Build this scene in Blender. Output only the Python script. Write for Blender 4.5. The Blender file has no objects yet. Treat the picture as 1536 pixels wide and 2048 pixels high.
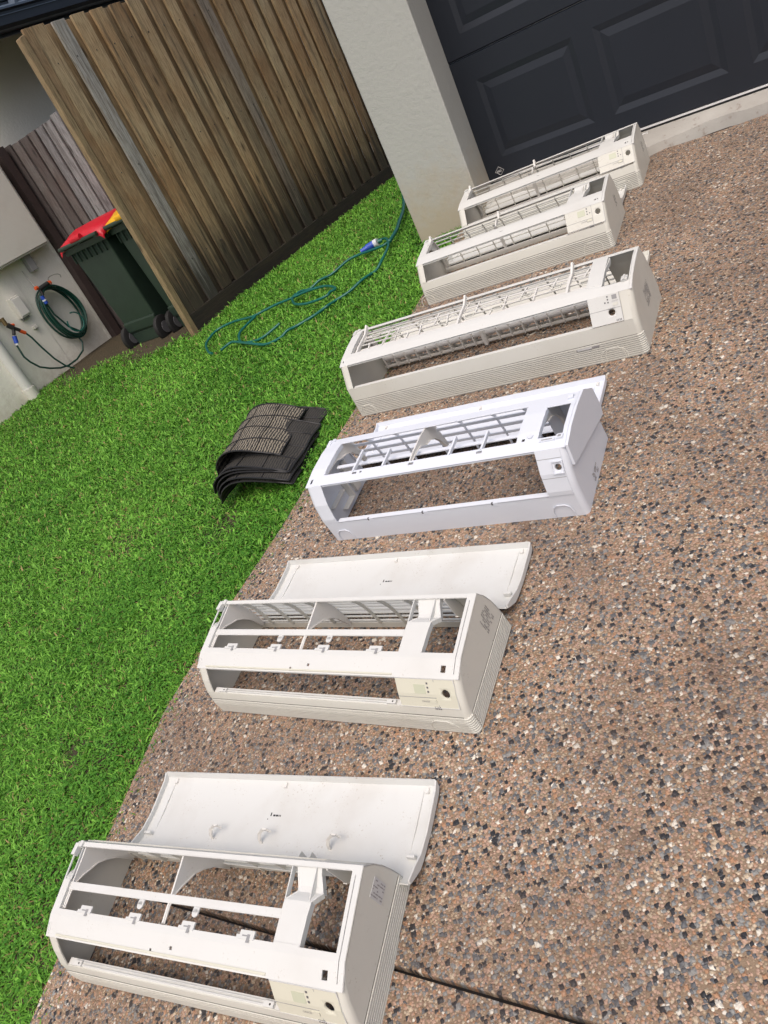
import bpy, bmesh, math, random
import numpy as np
from mathutils import Vector, Matrix
random.seed(7); rng = np.random.default_rng(11)
S = bpy.context.scene; COL = S.collection
R = math.radians
# ---------------- camera (the lens sits at the world origin; the ground is about 1.3 m below it) -------------
cam = bpy.data.cameras.new('camera'); camo = bpy.data.objects.new('camera', cam); COL.objects.link(camo)
cam.sensor_fit = 'VERTICAL'; cam.sensor_height = 36; cam.lens = 36*1554.4/2048; cam.clip_start = .02; cam.clip_end = 500
Mr = ((0.7884669398908148, 0.45635855402942327, -0.41237938219967807),
      (-0.04738687707870659, -0.6233886877197725, -0.7804748733327342),
      (-0.6132490265625716, 0.6349200061324214, -0.4698959642653512))
camo.matrix_world = Matrix(((Mr[0][0], -Mr[1][0], -Mr[2][0], 0), (Mr[0][1], -Mr[1][1], -Mr[2][1], 0), (Mr[0][2], -Mr[1][2], -Mr[2][2], 0), (0, 0, 0, 1)))
S.camera = camo
# ---------------- sky, sun, exposure ----------------
w = bpy.data.worlds.new('World'); S.world = w; w.use_nodes = True
wn = w.node_tree; bg = wn.nodes['Background']
sky = wn.nodes.new('ShaderNodeTexSky'); sky.sky_type = 'NISHITA'; sky.sun_disc = False
SUN_EL, SUN_AZ = R(61), R(158)            # azimuth clockwise from +Y
sky.sun_elevation = SUN_EL; sky.sun_rotation = SUN_AZ
sky.air_density = 1.0; sky.dust_density = 7.0; sky.ozone_density = 1.0
wn.links.new(sky.outputs[0], bg.inputs[0]); bg.inputs[1].default_value = 0.15
sl = bpy.data.lights.new('sun', 'SUN'); so = bpy.data.objects.new('sun', sl); COL.objects.link(so)
sl.energy = .5; sl.angle = R(60); sl.color = (1, .975, .94)
sd = Vector((math.sin(SUN_AZ)*math.cos(SUN_EL), math.cos(SUN_AZ)*math.cos(SUN_EL), math.sin(SUN_EL)))
so.rotation_euler = (-sd).to_track_quat('-Z', 'Y').to_euler()
S.view_settings.view_transform = 'Standard'; S.view_settings.look = 'None'; S.view_settings.gamma = 1
S.view_settings.exposure = 0.28

# ---------------- terrain heights ----------------
def gz(x, y):
    yy = min(y, 4.2)
    z = -1.32112 + .0065846*max(-3, min(x, 6)) + .158432*yy - .0231769*(yy-1.5)**2
    if y < 0:
        z = -1.32112 + .0065846*max(-3, min(x, 6)) - .0231769*2.25 + .2*max(y, -6)
    return z
EDGE = [(-6, -1.3), (-2, -1.58), (-.5, -1.665), (.028, -1.737), (.464, -1.826), (.77, -1.877), (1.074, -1.868), (1.431, -1.841), (1.941, -1.844), (2.267, -1.85), (2.828, -1.908), (3.56, -2.0), (4.4, -2.0)]
def edge_x(y):
    for (a, xa), (b, xb) in zip(EDGE[:-1], EDGE[1:]):
        if y <= b: return xa + (xb-xa)*(max(y, a)-a)/(b-a)
    return EDGE[-1][1]
def zl(x, y):
    yy = min(y, 3.9)
    b = gz(-2.0, yy)
    e = edge_x(y) if y < 3.56 else -2.0
    return b - .055*min(max(0, e-x), 2.35) - .02*max(0, min(1, (-4.3-x)*3))*max(0, min(1, (y-3.3)*2))

# ---------------- materials ----------------
def mat(name):
    m = bpy.data.materials.new(name); m.use_nodes = True
    nt = m.node_tree; return m, nt, nt.nodes['Principled BSDF']
def N(nt, typ, **kw):
    n = nt.nodes.new(typ)
    for k, v in kw.items():
        if k.startswith('i_'): n.inputs[k[2:].replace('_', ' ')].default_value = v
        else: setattr(n, k, v)
    return n
def coords(nt, space='Object', scale=None):
    t = nt.nodes.new('ShaderNodeTexCoord')
    if scale is None: return t.outputs[space]
    m = nt.nodes.new('ShaderNodeMapping'); m.inputs['Scale'].default_value = scale
    nt.links.new(t.outputs[space], m.inputs[0]); return m.outputs[0]
def ramp(nt, fac, stops, interp='LINEAR'):
    r = nt.nodes.new('ShaderNodeValToRGB'); r.color_ramp.interpolation = interp
    e = r.color_ramp.elements
    while len(e) < len(stops): e.new(.5)
    for el, (p, c) in zip(e, stops): el.position = p; el.color = (*c, 1) if len(c) == 3 else c
    nt.links.new(fac, r.inputs[0]); return r.outputs[0]
def mix(nt, f, a, b, blend='MIX'):
    n = nt.nodes.new('ShaderNodeMix'); n.data_type = 'RGBA'; n.blend_type = blend
    for i, v in ((0, f), (6, a), (7, b)):
        if hasattr(v, 'is_output') or isinstance(v, bpy.types.NodeSocket): nt.links.new(v, n.inputs[i])
        elif i == 0: n.inputs[0].default_value = v
        else: n.inputs[i].default_value = (*v, 1)
    return n.outputs[2]
def noise(nt, vec, scale, detail=4, rough=.55):
    n = nt.nodes.new('ShaderNodeTexNoise'); n.inputs['Scale'].default_value = scale; n.inputs['Detail'].default_value = detail; n.inputs['Roughness'].default_value = rough
    nt.links.new(vec, n.inputs['Vector']); return n.outputs['Fac']
def bump(nt, bs, h, strength, dist):
    b = nt.nodes.new('ShaderNodeBump'); b.inputs['Strength'].default_value = strength; b.inputs['Distance'].default_value = dist
    nt.links.new(h, b.inputs['Height']); nt.links.new(b.outputs[0], bs.inputs['Normal']); return b
def math_(nt, op, a, b=None, clamp=False):
    n = nt.nodes.new('ShaderNodeMath'); n.operation = op; n.use_clamp = clamp
    for i, v in ((0, a), (1, b)):
        if v is None: continue
        if isinstance(v, bpy.types.NodeSocket): nt.links.new(v, n.inputs[i])
        else: n.inputs[i].default_value = v
    return n.outputs[0]
MATS = {}
def plastic(name, col, dirt=(.30, .24, .17), amount=.35, rough=.42, speck=.0):
    m, nt, b = mat(name); v = coords(nt)
    n1 = noise(nt, v, 7, 5); f1 = ramp(nt, n1, [(.48, (0, 0, 0)), (.78, (1, 1, 1))])
    n2 = noise(nt, v, 190, 3, .7); f2 = ramp(nt, n2, [(.60, (0, 0, 0)), (.70, (1, 1, 1))])
    n3 = noise(nt, v, 16, 4); f3 = ramp(nt, n3, [(.50, (0, 0, 0)), (.66, (1, 1, 1))])
    c = mix(nt, math_(nt, 'MULTIPLY', f1, amount*.45), col, tuple(a*.5+b_*.5 for a, b_ in zip(col, dirt)))
    c = mix(nt, math_(nt, 'MULTIPLY', math_(nt, 'MULTIPLY', f2, f3), min(1, amount+speck)), c, dirt)
    nt.links.new(c, b.inputs['Base Color']); b.inputs['Roughness'].default_value = rough
    b.inputs['Specular IOR Level'].default_value = .45
    nt.links.new(ramp(nt, n3, [(.3, (rough-.07,)*3), (.7, (rough+.12,)*3)]), b.inputs['Roughness'])
    bump(nt, b, noise(nt, v, 900, 2), .06, .0006)
    MATS[name] = m; return m
plastic('white_plastic', (.60, .605, .585), amount=.5)
plastic('cream_plastic', (.61, .605, .55), amount=.55)
plastic('yellowed_plastic', (.60, .59, .49), amount=.25)
plastic('grey_plastic', (.66, .65, .62), amount=.4)
plastic('dusty_white_plastic', (.60, .61, .595), amount=.9, speck=.3)
plastic('blue_white_plastic', (.65, .685, .75), dirt=(.4, .36, .33), amount=.15, rough=.36)
def simple(name, col, rough=.6, metal=0, nz=0, nscale=30, var=.25, bs=0, bd=.002, bsc=200):
    m, nt, b = mat(name); v = coords(nt)
    if nz: 
        f = noise(nt, v, nscale, 5)
        c = mix(nt, f, tuple(x*(1-var) for x in col), tuple(min(1, x*(1+var)) for x in col)); nt.links.new(c, b.inputs['Base Color'])
    else: b.inputs['Base Color'].default_value = (*col, 1)
    b.inputs['Roughness'].default_value = rough; b.inputs['Metallic'].default_value = metal
    if bs: bump(nt, b, noise(nt, v, bsc, 4), bs, bd)
    MATS[name] = m; return m
simple('lcd', (.50, .52, .40), .25)
simple('dark_grey', (.10, .10, .11), .4)
simple('mid_grey', (.28, .28, .28), .35)
simple('ink', (.02, .02, .02), .6)
simple('groove_shade', (.15, .145, .13), .8, nz=1, nscale=40, var=.3)  # dark colour painting the shade between the casing ribs
simple('grey_ink', (.28, .27, .27), .6)
simple('sticker', (.55, .55, .55), .5)
simple('black_rubber', (.012, .012, .013), .6, nz=1)
simple('hose_green', (.004, .105, .085), .35, nz=1, nscale=60, var=.35)
simple('dark_hose_green', (.004, .045, .032), .35, nz=1, nscale=60, var=.3)
simple('orange_plastic', (.62, .09, .02), .4)
simple('blue_plastic', (.02, .07, .42), .4)
simple('pale_plastic', (.62, .64, .68), .4)
simple('bin_green', (.021, .038, .028), .42, nz=1, nscale=9, var=.3, bs=.15, bd=.001, bsc=500)
simple('red_lid', (.48, .008, .022), .38, nz=1, nscale=9, var=.12)
simple('yellow_lid', (.72, .38, .01), .38, nz=1, nscale=9, var=.12)
simple('gutter_paint', (.016, .022, .034), .35, nz=1, nscale=6, var=.3)
simple('roof_metal', (.06, .085, .12), .6, nz=1, nscale=6, var=.2)
simple('soffit', (.35, .38, .34), .7)
simple('brown_post', (.042, .028, .026), .7, nz=1, nscale=20, var=.4)
simple('seal_metal', (.68, .68, .68), .35, metal=.0)
simple('brass', (.28, .2, .1), .4, metal=.8, nz=1)
simple('filter_black', (.012, .012, .013), .5)
simple('wire', (.35, .34, .3), .35, metal=.7)
# painted render of the walls
def render_mat(name, col, stain, stain_top, stain_h):
    m, nt, b = mat(name); v = coords(nt)
    sep = nt.nodes.new('ShaderNodeSeparateXYZ'); nt.links.new(v, sep.inputs[0])
    big = noise(nt, v, 2.2, 5); c = mix(nt, big, tuple(x*.93 for x in col), tuple(x*1.05 for x in col))
    # splash stains of soil near the foot
    h = math_(nt, 'SUBTRACT', stain_top, sep.outputs['Z']); h = math_(nt, 'DIVIDE', h, stain_h)
    n = noise(nt, v, 14, 6, .65); f = math_(nt, 'ADD', h, math_(nt, 'MULTIPLY', math_(nt, 'SUBTRACT', n, .5), 1.6), True)
    f = math_(nt, 'MULTIPLY', f, .5, True)
    c = mix(nt, f, c, stain)
    # drifts of fine mould specks
    sp = ramp(nt, noise(nt, v, 120, 3, .7), [(.66, (0, 0, 0)), (.74, (1, 1, 1))])
    c = mix(nt, math_(nt, 'MULTIPLY', math_(nt, 'MULTIPLY', sp, h, True), .6), c, (.12, .10, .07))
    nt.links.new(c, b.inputs['Base Color']); b.inputs['Roughness'].default_value = .85
    bm_ = math_(nt, 'ADD', noise(nt, v, 45, 3), math_(nt, 'MULTIPLY', noise(nt, v, 260, 4), .5))
    bump(nt, b, bm_, .35, .006); MATS[name] = m
render_mat('pillar_render', (.40, .408, .385), (.38, .28, .145), -.52, .30)
render_mat('neighbour_render', (.78, .765, .69), (.32, .25, .17), -.86, .30)
# garage door paint
m, nt, b = mat('door_paint'); v = coords(nt)
c = mix(nt, noise(nt, v, 3, 5), (.009, .0125, .0195), (.0145, .0185, .028))
sp = ramp(nt, noise(nt, v, 150, 3, .8), [(.70, (0, 0, 0)), (.76, (1, 1, 1))])
c = mix(nt, math_(nt, 'MULTIPLY', sp, .10), c, (.2, .2, .2))
nt.links.new(c, b.inputs['Base Color']); b.inputs['Roughness'].default_value = .42
wv = coords(nt, 'Object', (900, 60, 60)); bump(nt, b, noise(nt, coords(nt, 'Object', (60, 60, 260)), 3, 3), .12, .001); MATS['door_paint'] = m
# concrete threshold
m, nt, b = mat('concrete'); v = coords(nt)
c = mix(nt, noise(nt, v, 8, 6), (.30, .28, .25), (.46, .45, .42))
c = mix(nt, ramp(nt, noise(nt, v, 20, 6, .7), [(.58, (0, 0, 0)), (.72, (.7, .7, .7))]), c, (.17, .12, .09))
nt.links.new(c, b.inputs['Base Color']); b.inputs['Roughness'].default_value = .9; bump(nt, b, noise(nt, v, 120, 5), .4, .004); MATS['concrete'] = m
# exposed aggregate
m, nt, b = mat('exposed_aggregate'); v = coords(nt)
def warp(vec, sc, amt):
    n = nt.nodes.new('ShaderNodeTexNoise'); n.inputs['Scale'].default_value = sc; n.inputs['Detail'].default_value = 2; nt.links.new(vec, n.inputs['Vector'])
    s = nt.nodes.new('ShaderNodeVectorMath'); s.operation = 'SUBTRACT'; nt.links.new(n.outputs['Color'], s.inputs[0]); s.inputs[1].default_value = (.5, .5, .5)
    k = nt.nodes.new('ShaderNodeVectorMath'); k.operation = 'SCALE'; nt.links.new(s.outputs[0], k.inputs[0]); k.inputs['Scale'].default_value = amt
    a = nt.nodes.new('ShaderNodeVectorMath'); a.operation = 'ADD'; nt.links.new(vec, a.inputs[0]); nt.links.new(k.outputs[0], a.inputs[1]); return a.outputs[0]
def stones(scale, off, cols, dens, size, metric='EUCLIDEAN'):
    mp = nt.nodes.new('ShaderNodeMapping'); mp.inputs['Location'].default_value = off; mp.inputs['Rotation'].default_value = (0, 0, off[0]); nt.links.new(v, mp.inputs[0])
    vec = warp(mp.outputs[0], scale*1.1, .55/scale)
    vo = nt.nodes.new('ShaderNodeTexVoronoi'); vo.voronoi_dimensions = '2D'; vo.distance = metric; vo.inputs['Scale'].default_value = scale; nt.links.new(vec, vo.inputs['Vector'])
    sp = nt.nodes.new('ShaderNodeSeparateColor'); nt.links.new(vo.outputs['Color'], sp.inputs[0])
    col = ramp(nt, sp.outputs[0], cols, 'CONSTANT')
    rad = math_(nt, 'MULTIPLY', math_(nt, 'ADD', math_(nt, 'MULTIPLY', sp.outputs[1], .5), .62), size)
    inside = math_(nt, 'SUBTRACT', rad, vo.outputs['Distance'])
    msk = math_(nt, 'MULTIPLY', math_(nt, 'MULTIPLY', inside, 12, True), math_(nt, 'LESS_THAN', sp.outputs[2], dens))
    hgt = math_(nt, 'MULTIPLY', math_(nt, 'SMOOTH_MIN', inside, .25), msk)
    grain = noise(nt, vec, scale*4, 3)
    col = mix(nt, 1, col, ramp(nt, grain, [(.25, (.68,)*3), (.75, (1.25,)*3)]), 'MULTIPLY')
    return col, msk, hgt
PINK, ORG, BRN, CRM, WHT, GRY, DGR, BLK, TAN = (.45, .295, .215), (.42, .235, .135), (.22, .140, .09), (.54, .43, .31), (.72, .67, .58), (.25, .25, .24), (.115, .12, .128), (.024, .026, .031), (.39, .29, .195)
pal1 = [(0, PINK), (.17, TAN), (.34, BRN), (.46, PINK), (.58, CRM), (.66, GRY), (.77, ORG), (.86, WHT), (.90, DGR), (.95, (.40, .27, .20))]
pal2 = [(0, GRY), (.22, DGR), (.42, PINK), (.55, BLK), (.68, CRM), (.78, ORG), (.88, DGR), (.95, WHT)]
pal3 = [(0, BLK), (.5, DGR), (.75, GRY), (.9, WHT)]
base = mix(nt, noise(nt, v, 420, 4, .7), (.11, .074, .047), (.36, .26, .175))
c1, m1, h1 = stones(200, (0.3, 0, 0), pal1, .93, .62)
c2, m2, h2 = stones(122, (1.7, 2, 0), pal2, .44, .74, 'MANHATTAN')
c3, m3, h3 = stones(78, (4.1, 1, 0), pal3, .22, .43, 'CHEBYCHEV')
c = mix(nt, m1, base, c1); c = mix(nt, m2, c, c2); c = mix(nt, m3, c, c3)
patch = noise(nt, v, 2.6, 5, .6); c = mix(nt, ramp(nt, patch, [(.42, (0, 0, 0)), (.68, (.40,)*3)]), c, (.11, .075, .055))
c = mix(nt, ramp(nt, noise(nt, v, 9, 4), [(.62, (0, 0, 0)), (.74, (.38,)*3)]), c, (.10, .065, .05))
nt.links.new(c, b.inputs['Base Color'])
nt.links.new(ramp(nt, m1, [(0, (.85,)*3), (1, (.5,)*3)]), b.inputs['Roughness'])
hh = math_(nt, 'MAXIMUM', math_(nt, 'MAXIMUM', h1, math_(nt, 'MULTIPLY', h2, 1.5)), math_(nt, 'MULTIPLY', h3, 2))
bump(nt, b, math_(nt, 'ADD', hh, math_(nt, 'MULTIPLY', noise(nt, v, 500, 3), .12)), 1.0, .007); MATS['exposed_aggregate'] = m
simple('joint_filler', (.012, .009, .008), .9, nz=1, nscale=80, var=.5)
# soil under the lawn
m, nt, b = mat('soil'); v = coords(nt)
c = mix(nt, noise(nt, v, 30, 6), (.018, .020, .008), (.085, .058, .032)); nt.links.new(c, b.inputs['Base Color']); b.inputs['Roughness'].default_value = .95
bump(nt, b, noise(nt, v, 60, 6), .7, .02); MATS['soil'] = m
# grass: hue differs from blade to blade and from patch to patch
def leafmat(name, lo, hi, dry, dryf):
    m, nt, b = mat(name); a = nt.nodes.new('ShaderNodeAttribute'); a.attribute_name = 'tone'; sp = nt.nodes.new('ShaderNodeSeparateColor'); nt.links.new(a.outputs['Color'], sp.inputs[0])
    c = mix(nt, sp.outputs[0], lo, hi)
    v = coords(nt); c = mix(nt, ramp(nt, noise(nt, v, 1.3, 4), [(.40, (0, 0, 0)), (.75, (.45,)*3)]), c, mix(nt, sp.outputs[0], tuple(x*.68 for x in lo), tuple(x*.75 for x in hi)))
    c = mix(nt, math_(nt, 'GREATER_THAN', sp.outputs[1], dryf), c, dry)
    nt.links.new(c, b.inputs['Base Color']); b.inputs['Roughness'].default_value = .5; b.inputs['Specular IOR Level'].default_value = .22
    tr = nt.nodes.new('ShaderNodeBsdfTranslucent'); nt.links.new(c, tr.inputs[0]); mx = nt.nodes.new('ShaderNodeMixShader'); mx.inputs[0].default_value = .22
    nt.links.new(b.outputs[0], mx.inputs[1]); nt.links.new(tr.outputs[0], mx.inputs[2]); nt.links.new(mx.outputs[0], nt.nodes['Material Output'].inputs[0]); MATS[name] = m
leafmat('grass_blade', (.036, .160, .012), (.255, .56, .075), (.36, .27, .12), .975)
leafmat('weed_leaf', (.034, .145, .012), (.14, .37, .045), (.25, .2, .08), .995)
# weathered timber
def timber(name, pale, brown, grey, moss, zlow, ax='Z', use_attr=True):
    m, nt, b = mat(name)
    v = coords(nt); sc = (26, 26, 1.3) if ax == 'Z' else (26, 1.3, 26)
    mp = nt.nodes.new('ShaderNodeMapping'); mp.inputs['Scale'].default_value = sc
    a = nt.nodes.new('ShaderNodeAttribute'); a.attribute_name = 'tone'; sp = nt.nodes.new('ShaderNodeSeparateColor'); nt.links.new(a.outputs['Color'], sp.inputs[0])
    off = nt.nodes.new('ShaderNodeVectorMath'); off.operation = 'ADD'; nt.links.new(v, off.inputs[0])
    o2 = nt.nodes.new('ShaderNodeVectorMath'); o2.operation = 'SCALE'; o2.inputs['Scale'].default_value = 9; nt.links.new(a.outputs['Color'], o2.inputs[0]); nt.links.new(o2.outputs[0], off.inputs[1])
    nt.links.new(off.outputs[0], mp.inputs[0]); g = mp.outputs[0]
    n1 = noise(nt, g, 2.2, 6, .65); n2 = noise(nt, g, 9, 5, .7); n3 = noise(nt, off.outputs[0], 1.6, 5, .6)
    c = mix(nt, n1, tuple(x*.55 for x in pale), pale)
    c = mix(nt, ramp(nt, n3, [(.38, (0, 0, 0)), (.66, (1, 1, 1))]), c, brown)
    c = mix(nt, ramp(nt, sp.outputs[1], [(.72, (0, 0, 0)), (.86, (.85,)*3)]), c, grey)
    c = mix(nt, ramp(nt, sp.outputs[2], [(.0, (0, 0, 0)), (1, (.55,)*3)]), c, tuple(x*.55 for x in brown))
    c = mix(nt, ramp(nt, n2, [(.34, (.85,)*3), (.56, (0, 0, 0))]), c, tuple(x*.3 for x in brown))
    c = mix(nt, 1, c, ramp(nt, sp.outputs[0], [(0, (.72, .70, .68)), (1, (1.15, 1.12, 1.05))]), 'MULTIPLY')
    # knots
    kv = nt.nodes.new('ShaderNodeMapping'); kv.inputs['Scale'].default_value = (8, 8, 2.4) if ax == 'Z' else (8, 2.4, 8); nt.links.new(off.outputs[0], kv.inputs[0])
    vo = nt.nodes.new('ShaderNodeTexVoronoi'); vo.inputs['Scale'].default_value = 1.1; nt.links.new(kv.outputs[0], vo.inputs['Vector'])
    c = mix(nt, ramp(nt, vo.outputs['Distance'], [(.05, (.9,)*3), (.13, (0, 0, 0))]), c, tuple(x*.22 for x in brown))
    # mould creeping up from the ground
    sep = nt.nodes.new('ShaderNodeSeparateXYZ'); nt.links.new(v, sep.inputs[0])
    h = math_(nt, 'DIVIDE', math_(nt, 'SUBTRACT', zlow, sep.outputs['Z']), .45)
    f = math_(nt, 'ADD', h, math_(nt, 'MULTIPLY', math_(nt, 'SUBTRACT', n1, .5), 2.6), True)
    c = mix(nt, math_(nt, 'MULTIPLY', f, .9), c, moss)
    f2 = ramp(nt, noise(nt, g, .8, 6, .65), [(.54, (0, 0, 0)), (.68, (.75,)*3)]); c = mix(nt, f2, c, moss)
    nt.links.new(c, b.inputs['Base Color']); b.inputs['Roughness'].default_value = .85
    bump(nt, b, math_(nt, 'ADD', n2, n1), .5, .004); MATS[name] = m
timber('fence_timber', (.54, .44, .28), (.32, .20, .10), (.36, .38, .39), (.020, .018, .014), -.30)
timber('post_timber', (.42, .33, .19), (.30, .215, .12), (.27, .25, .18), (.12, .10, .06), -.95)
timber('plinth_timber', (.075, .058, .035), (.030, .023, .016), (.05, .05, .04), (.012, .011, .009), -.7, 'Y')
timber('dark_timber', (.25, .24, .25), (.15, .115, .11), (.42, .43, .46), (.06, .045, .045), -.75)
# filter cloth: fine black mesh with lines of caked dust
def filt(name, dust):
    m, nt, b = mat(name); v = coords(nt)
    wv = nt.nodes.new('ShaderNodeTexWave'); wv.bands_direction = 'X'; wv.inputs['Scale'].default_value = 34; wv.inputs['Distortion'].default_value = 3.5; wv.inputs['Detail'].default_value = 3; wv.inputs['Detail Scale'].default_value = 2.5
    nt.links.new(v, wv.inputs['Vector'])
    f = ramp(nt, wv.outputs['Fac'], [(.42, (0, 0, 0)), (.62, (1, 1, 1))]); n = ramp(nt, noise(nt, v, 22, 5), [(.18, (0, 0, 0)), (.42, (1, 1, 1))])
    k = math_(nt, 'MULTIPLY', math_(nt, 'MULTIPLY', f, n), dust)
    c = mix(nt, k, (.012, .012, .012), (.33, .29, .22)); nt.links.new(c, b.inputs['Base Color']); b.inputs['Roughness'].default_value = .8
    bump(nt, b, k, .6, .002); MATS[name] = m
filt('dusty_filter_cloth', .72); filt('filter_cloth', .10)

# ---------------- mesh helpers ----------------
class MB:
    def __init__(s): s.v = []; s.f = []; s.m = []; s.mats = []; s.t = []
    def mi(s, name):
        if name not in s.mats: s.mats.append(name)
        return s.mats.index(name)
    def add(s, vs, fs, mt, tone=(0, 0, 0)):
        k = len(s.v); s.v += [tuple(x) for x in vs]; i = s.mi(mt)
        for f in fs: s.f.append(tuple(k+a for a in f)); s.m.append(i); s.t.append(tone)
    def box(s, x0, x1, y0, y1, z0, z1, mt, tone=(0, 0, 0)):
        s.hexa([(x0, y0, z0), (x1, y0, z0), (x1, y1, z0), (x0, y1, z0), (x0, y0, z1), (x1, y0, z1), (x1, y1, z1), (x0, y1, z1)], mt, tone)
    def hexa(s, p, mt, tone=(0, 0, 0)):
        s.add(p, [(0, 3, 2, 1), (4, 5, 6, 7), (0, 1, 5, 4), (1, 2, 6, 5), (2, 3, 7, 6), (3, 0, 4, 7)], mt, tone)
    def bar(s, a, b, wd, hg, mt, up=(0, 0, 1)):
        a = Vector(a); b = Vector(b); d = (b-a).normalized(); u = Vector(up); sx = d.cross(u).normalized()*wd/2; sz = sx.cross(d).normalized()*hg/2
        s.hexa([a-sx-sz, a+sx-sz, b+sx-sz, b-sx-sz, a-sx+sz, a+sx+sz, b+sx+sz, b-sx+sz], mt)
    def tube(s, pts, r, mt, n=8, caps=True):
        pts = [Vector(p) for p in pts]; k = len(s.v); i = s.mi(mt); u = None
        for j, p in enumerate(pts):
            d = (pts[min(j+1, len(pts)-1)]-pts[max(j-1, 0)]).normalized()
            if u is None: u = d.orthogonal().normalized()
            u = (u-d*u.dot(d)).normalized(); w_ = d.cross(u); rr = r[j] if isinstance(r, (list, tuple)) else r
            for q in range(n): a = 2*math.pi*q/n; s.v.append(tuple(p+(u*math.cos(a)+w_*math.sin(a))*rr))
        for j in range(len(pts)-1):
            for q in range(n): s.f.append((k+j*n+q, k+j*n+(q+1) % n, k+(j+1)*n+(q+1) % n, k+(j+1)*n+q)); s.m.append(i); s.t.append((0, 0, 0))
        if caps:
            s.f.append(tuple(k+q for q in range(n))[::-1]); s.m.append(i); s.t.append((0, 0, 0)); s.f.append(tuple(k+(len(pts)-1)*n+q for q in range(n))); s.m.append(i); s.t.append((0, 0, 0))
    def plate(s, poly, x0, x1, mt):                         # polygon in the yz plane, thick from x0 to x1
        n = len(poly); s.add([(x0, y, z) for y, z in poly]+[(x1, y, z) for y, z in poly], [tuple(range(n))[::-1], tuple(range(n, 2*n))]+[(i, (i+1) % n, n+(i+1) % n, n+i) for i in range(n)], mt)
    def ribbon(s, rows, th, mt):                            # rows of (x0,x1,y,z), thickness th below the surface
        n = len(rows); vs = []
        for i, (x0, x1, y, z) in enumerate(rows):
            a = rows[max(i-1, 0)]; b_ = rows[min(i+1, n-1)]; ty, tz = b_[2]-a[2], b_[3]-a[3]; l = math.hypot(ty, tz); ny, nz = -tz/l, ty/l
            vs += [(x0, y, z), (x1, y, z), (x1, y-ny*th, z-nz*th), (x0, y-ny*th, z-nz*th)]
        fs = []
        for i in range(n-1):
            for q in range(4): fs.append((i*4+q, i*4+(q+1) % 4, i*4+4+(q+1) % 4, i*4+4+q))
        fs += [(3, 2, 1, 0), ((n-1)*4, (n-1)*4+1, (n-1)*4+2, (n-1)*4+3)]; s.add(vs, fs, mt)
    def shell(s, P, xs, ss, keep, th, mt, off=0.0):         # sheet bent over profile P; cells kept by keep(xc,sc); thickness th inwards
        xs = sorted(set(round(a, 5) for a in xs)); ss = sorted(set(round(a, 5) for a in ss)); nx, ns = len(xs), len(ss)
        Q = [P.at(a) for a in ss]; vs = []
        for (y, z, ny, nz) in Q:
            for x in xs: vs.append((x, y+ny*off, z+nz*off))
        for (y, z, ny, nz) in Q:
            for x in xs: vs.append((x, y+ny*(off-th), z+nz*(off-th)))
        K = [[bool(keep((xs[i]+xs[i+1])/2, (ss[j]+ss[j+1])/2)) for i in range(nx-1)] for j in range(ns-1)]
        fs = []; o = nx*ns; idx = lambda i, j: j*nx+i
        for j in range(ns-1):
            for i in range(nx-1):
                if not K[j][i]: continue
                a, b_, c, d = idx(i, j), idx(i+1, j), idx(i+1, j+1), idx(i, j+1)
                fs.append((a, b_, c, d)); fs.append((d+o, c+o, b_+o, a+o))
                if j == 0 or not K[j-1][i]: fs.append((b_, a, a+o, b_+o))
                if j == ns-2 or not K[j+1][i]: fs.append((d, c, c+o, d+o))
                if i == 0 or not K[j][i-1]: fs.append((a, d, d+o, a+o))
                if i == nx-2 or not K[j][i+1]: fs.append((c, b_, b_+o, c+o))
        s.add(vs, fs, mt)
    def build(s, name, parent=None, smooth=None, bevel=0):
        used = sorted({a for f in s.f for a in f}); mp = {a: i for i, a in enumerate(used)}
        me = bpy.data.meshes.new(name); me.from_pydata([s.v[a] for a in used], [], [tuple(mp[a] for a in f) for f in s.f])
        for mn in s.mats: me.materials.append(MATS[mn])
        me.polygons.foreach_set('material_index', s.m)
        if any(t != (0, 0, 0) for t in s.t):
            ca = me.color_attributes.new('tone', 'FLOAT_COLOR', 'CORNER'); arr = []
            for p, t in zip(me.polygons, s.t): arr += [*t, 1]*p.loop_total
            ca.data.foreach_set('color', arr)
        me.update(); o = bpy.data.objects.new(name, me); COL.objects.link(o)
        if parent: o.parent = parent
        if smooth: me.shade_smooth(); me.set_sharp_from_angle(angle=R(smooth))
        if bevel:
            b_ = o.modifiers.new('bevel', 'BEVEL'); b_.width = bevel; b_.segments = 2; b_.limit_method = 'ANGLE'; b_.angle_limit = R(40)
        return o
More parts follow.
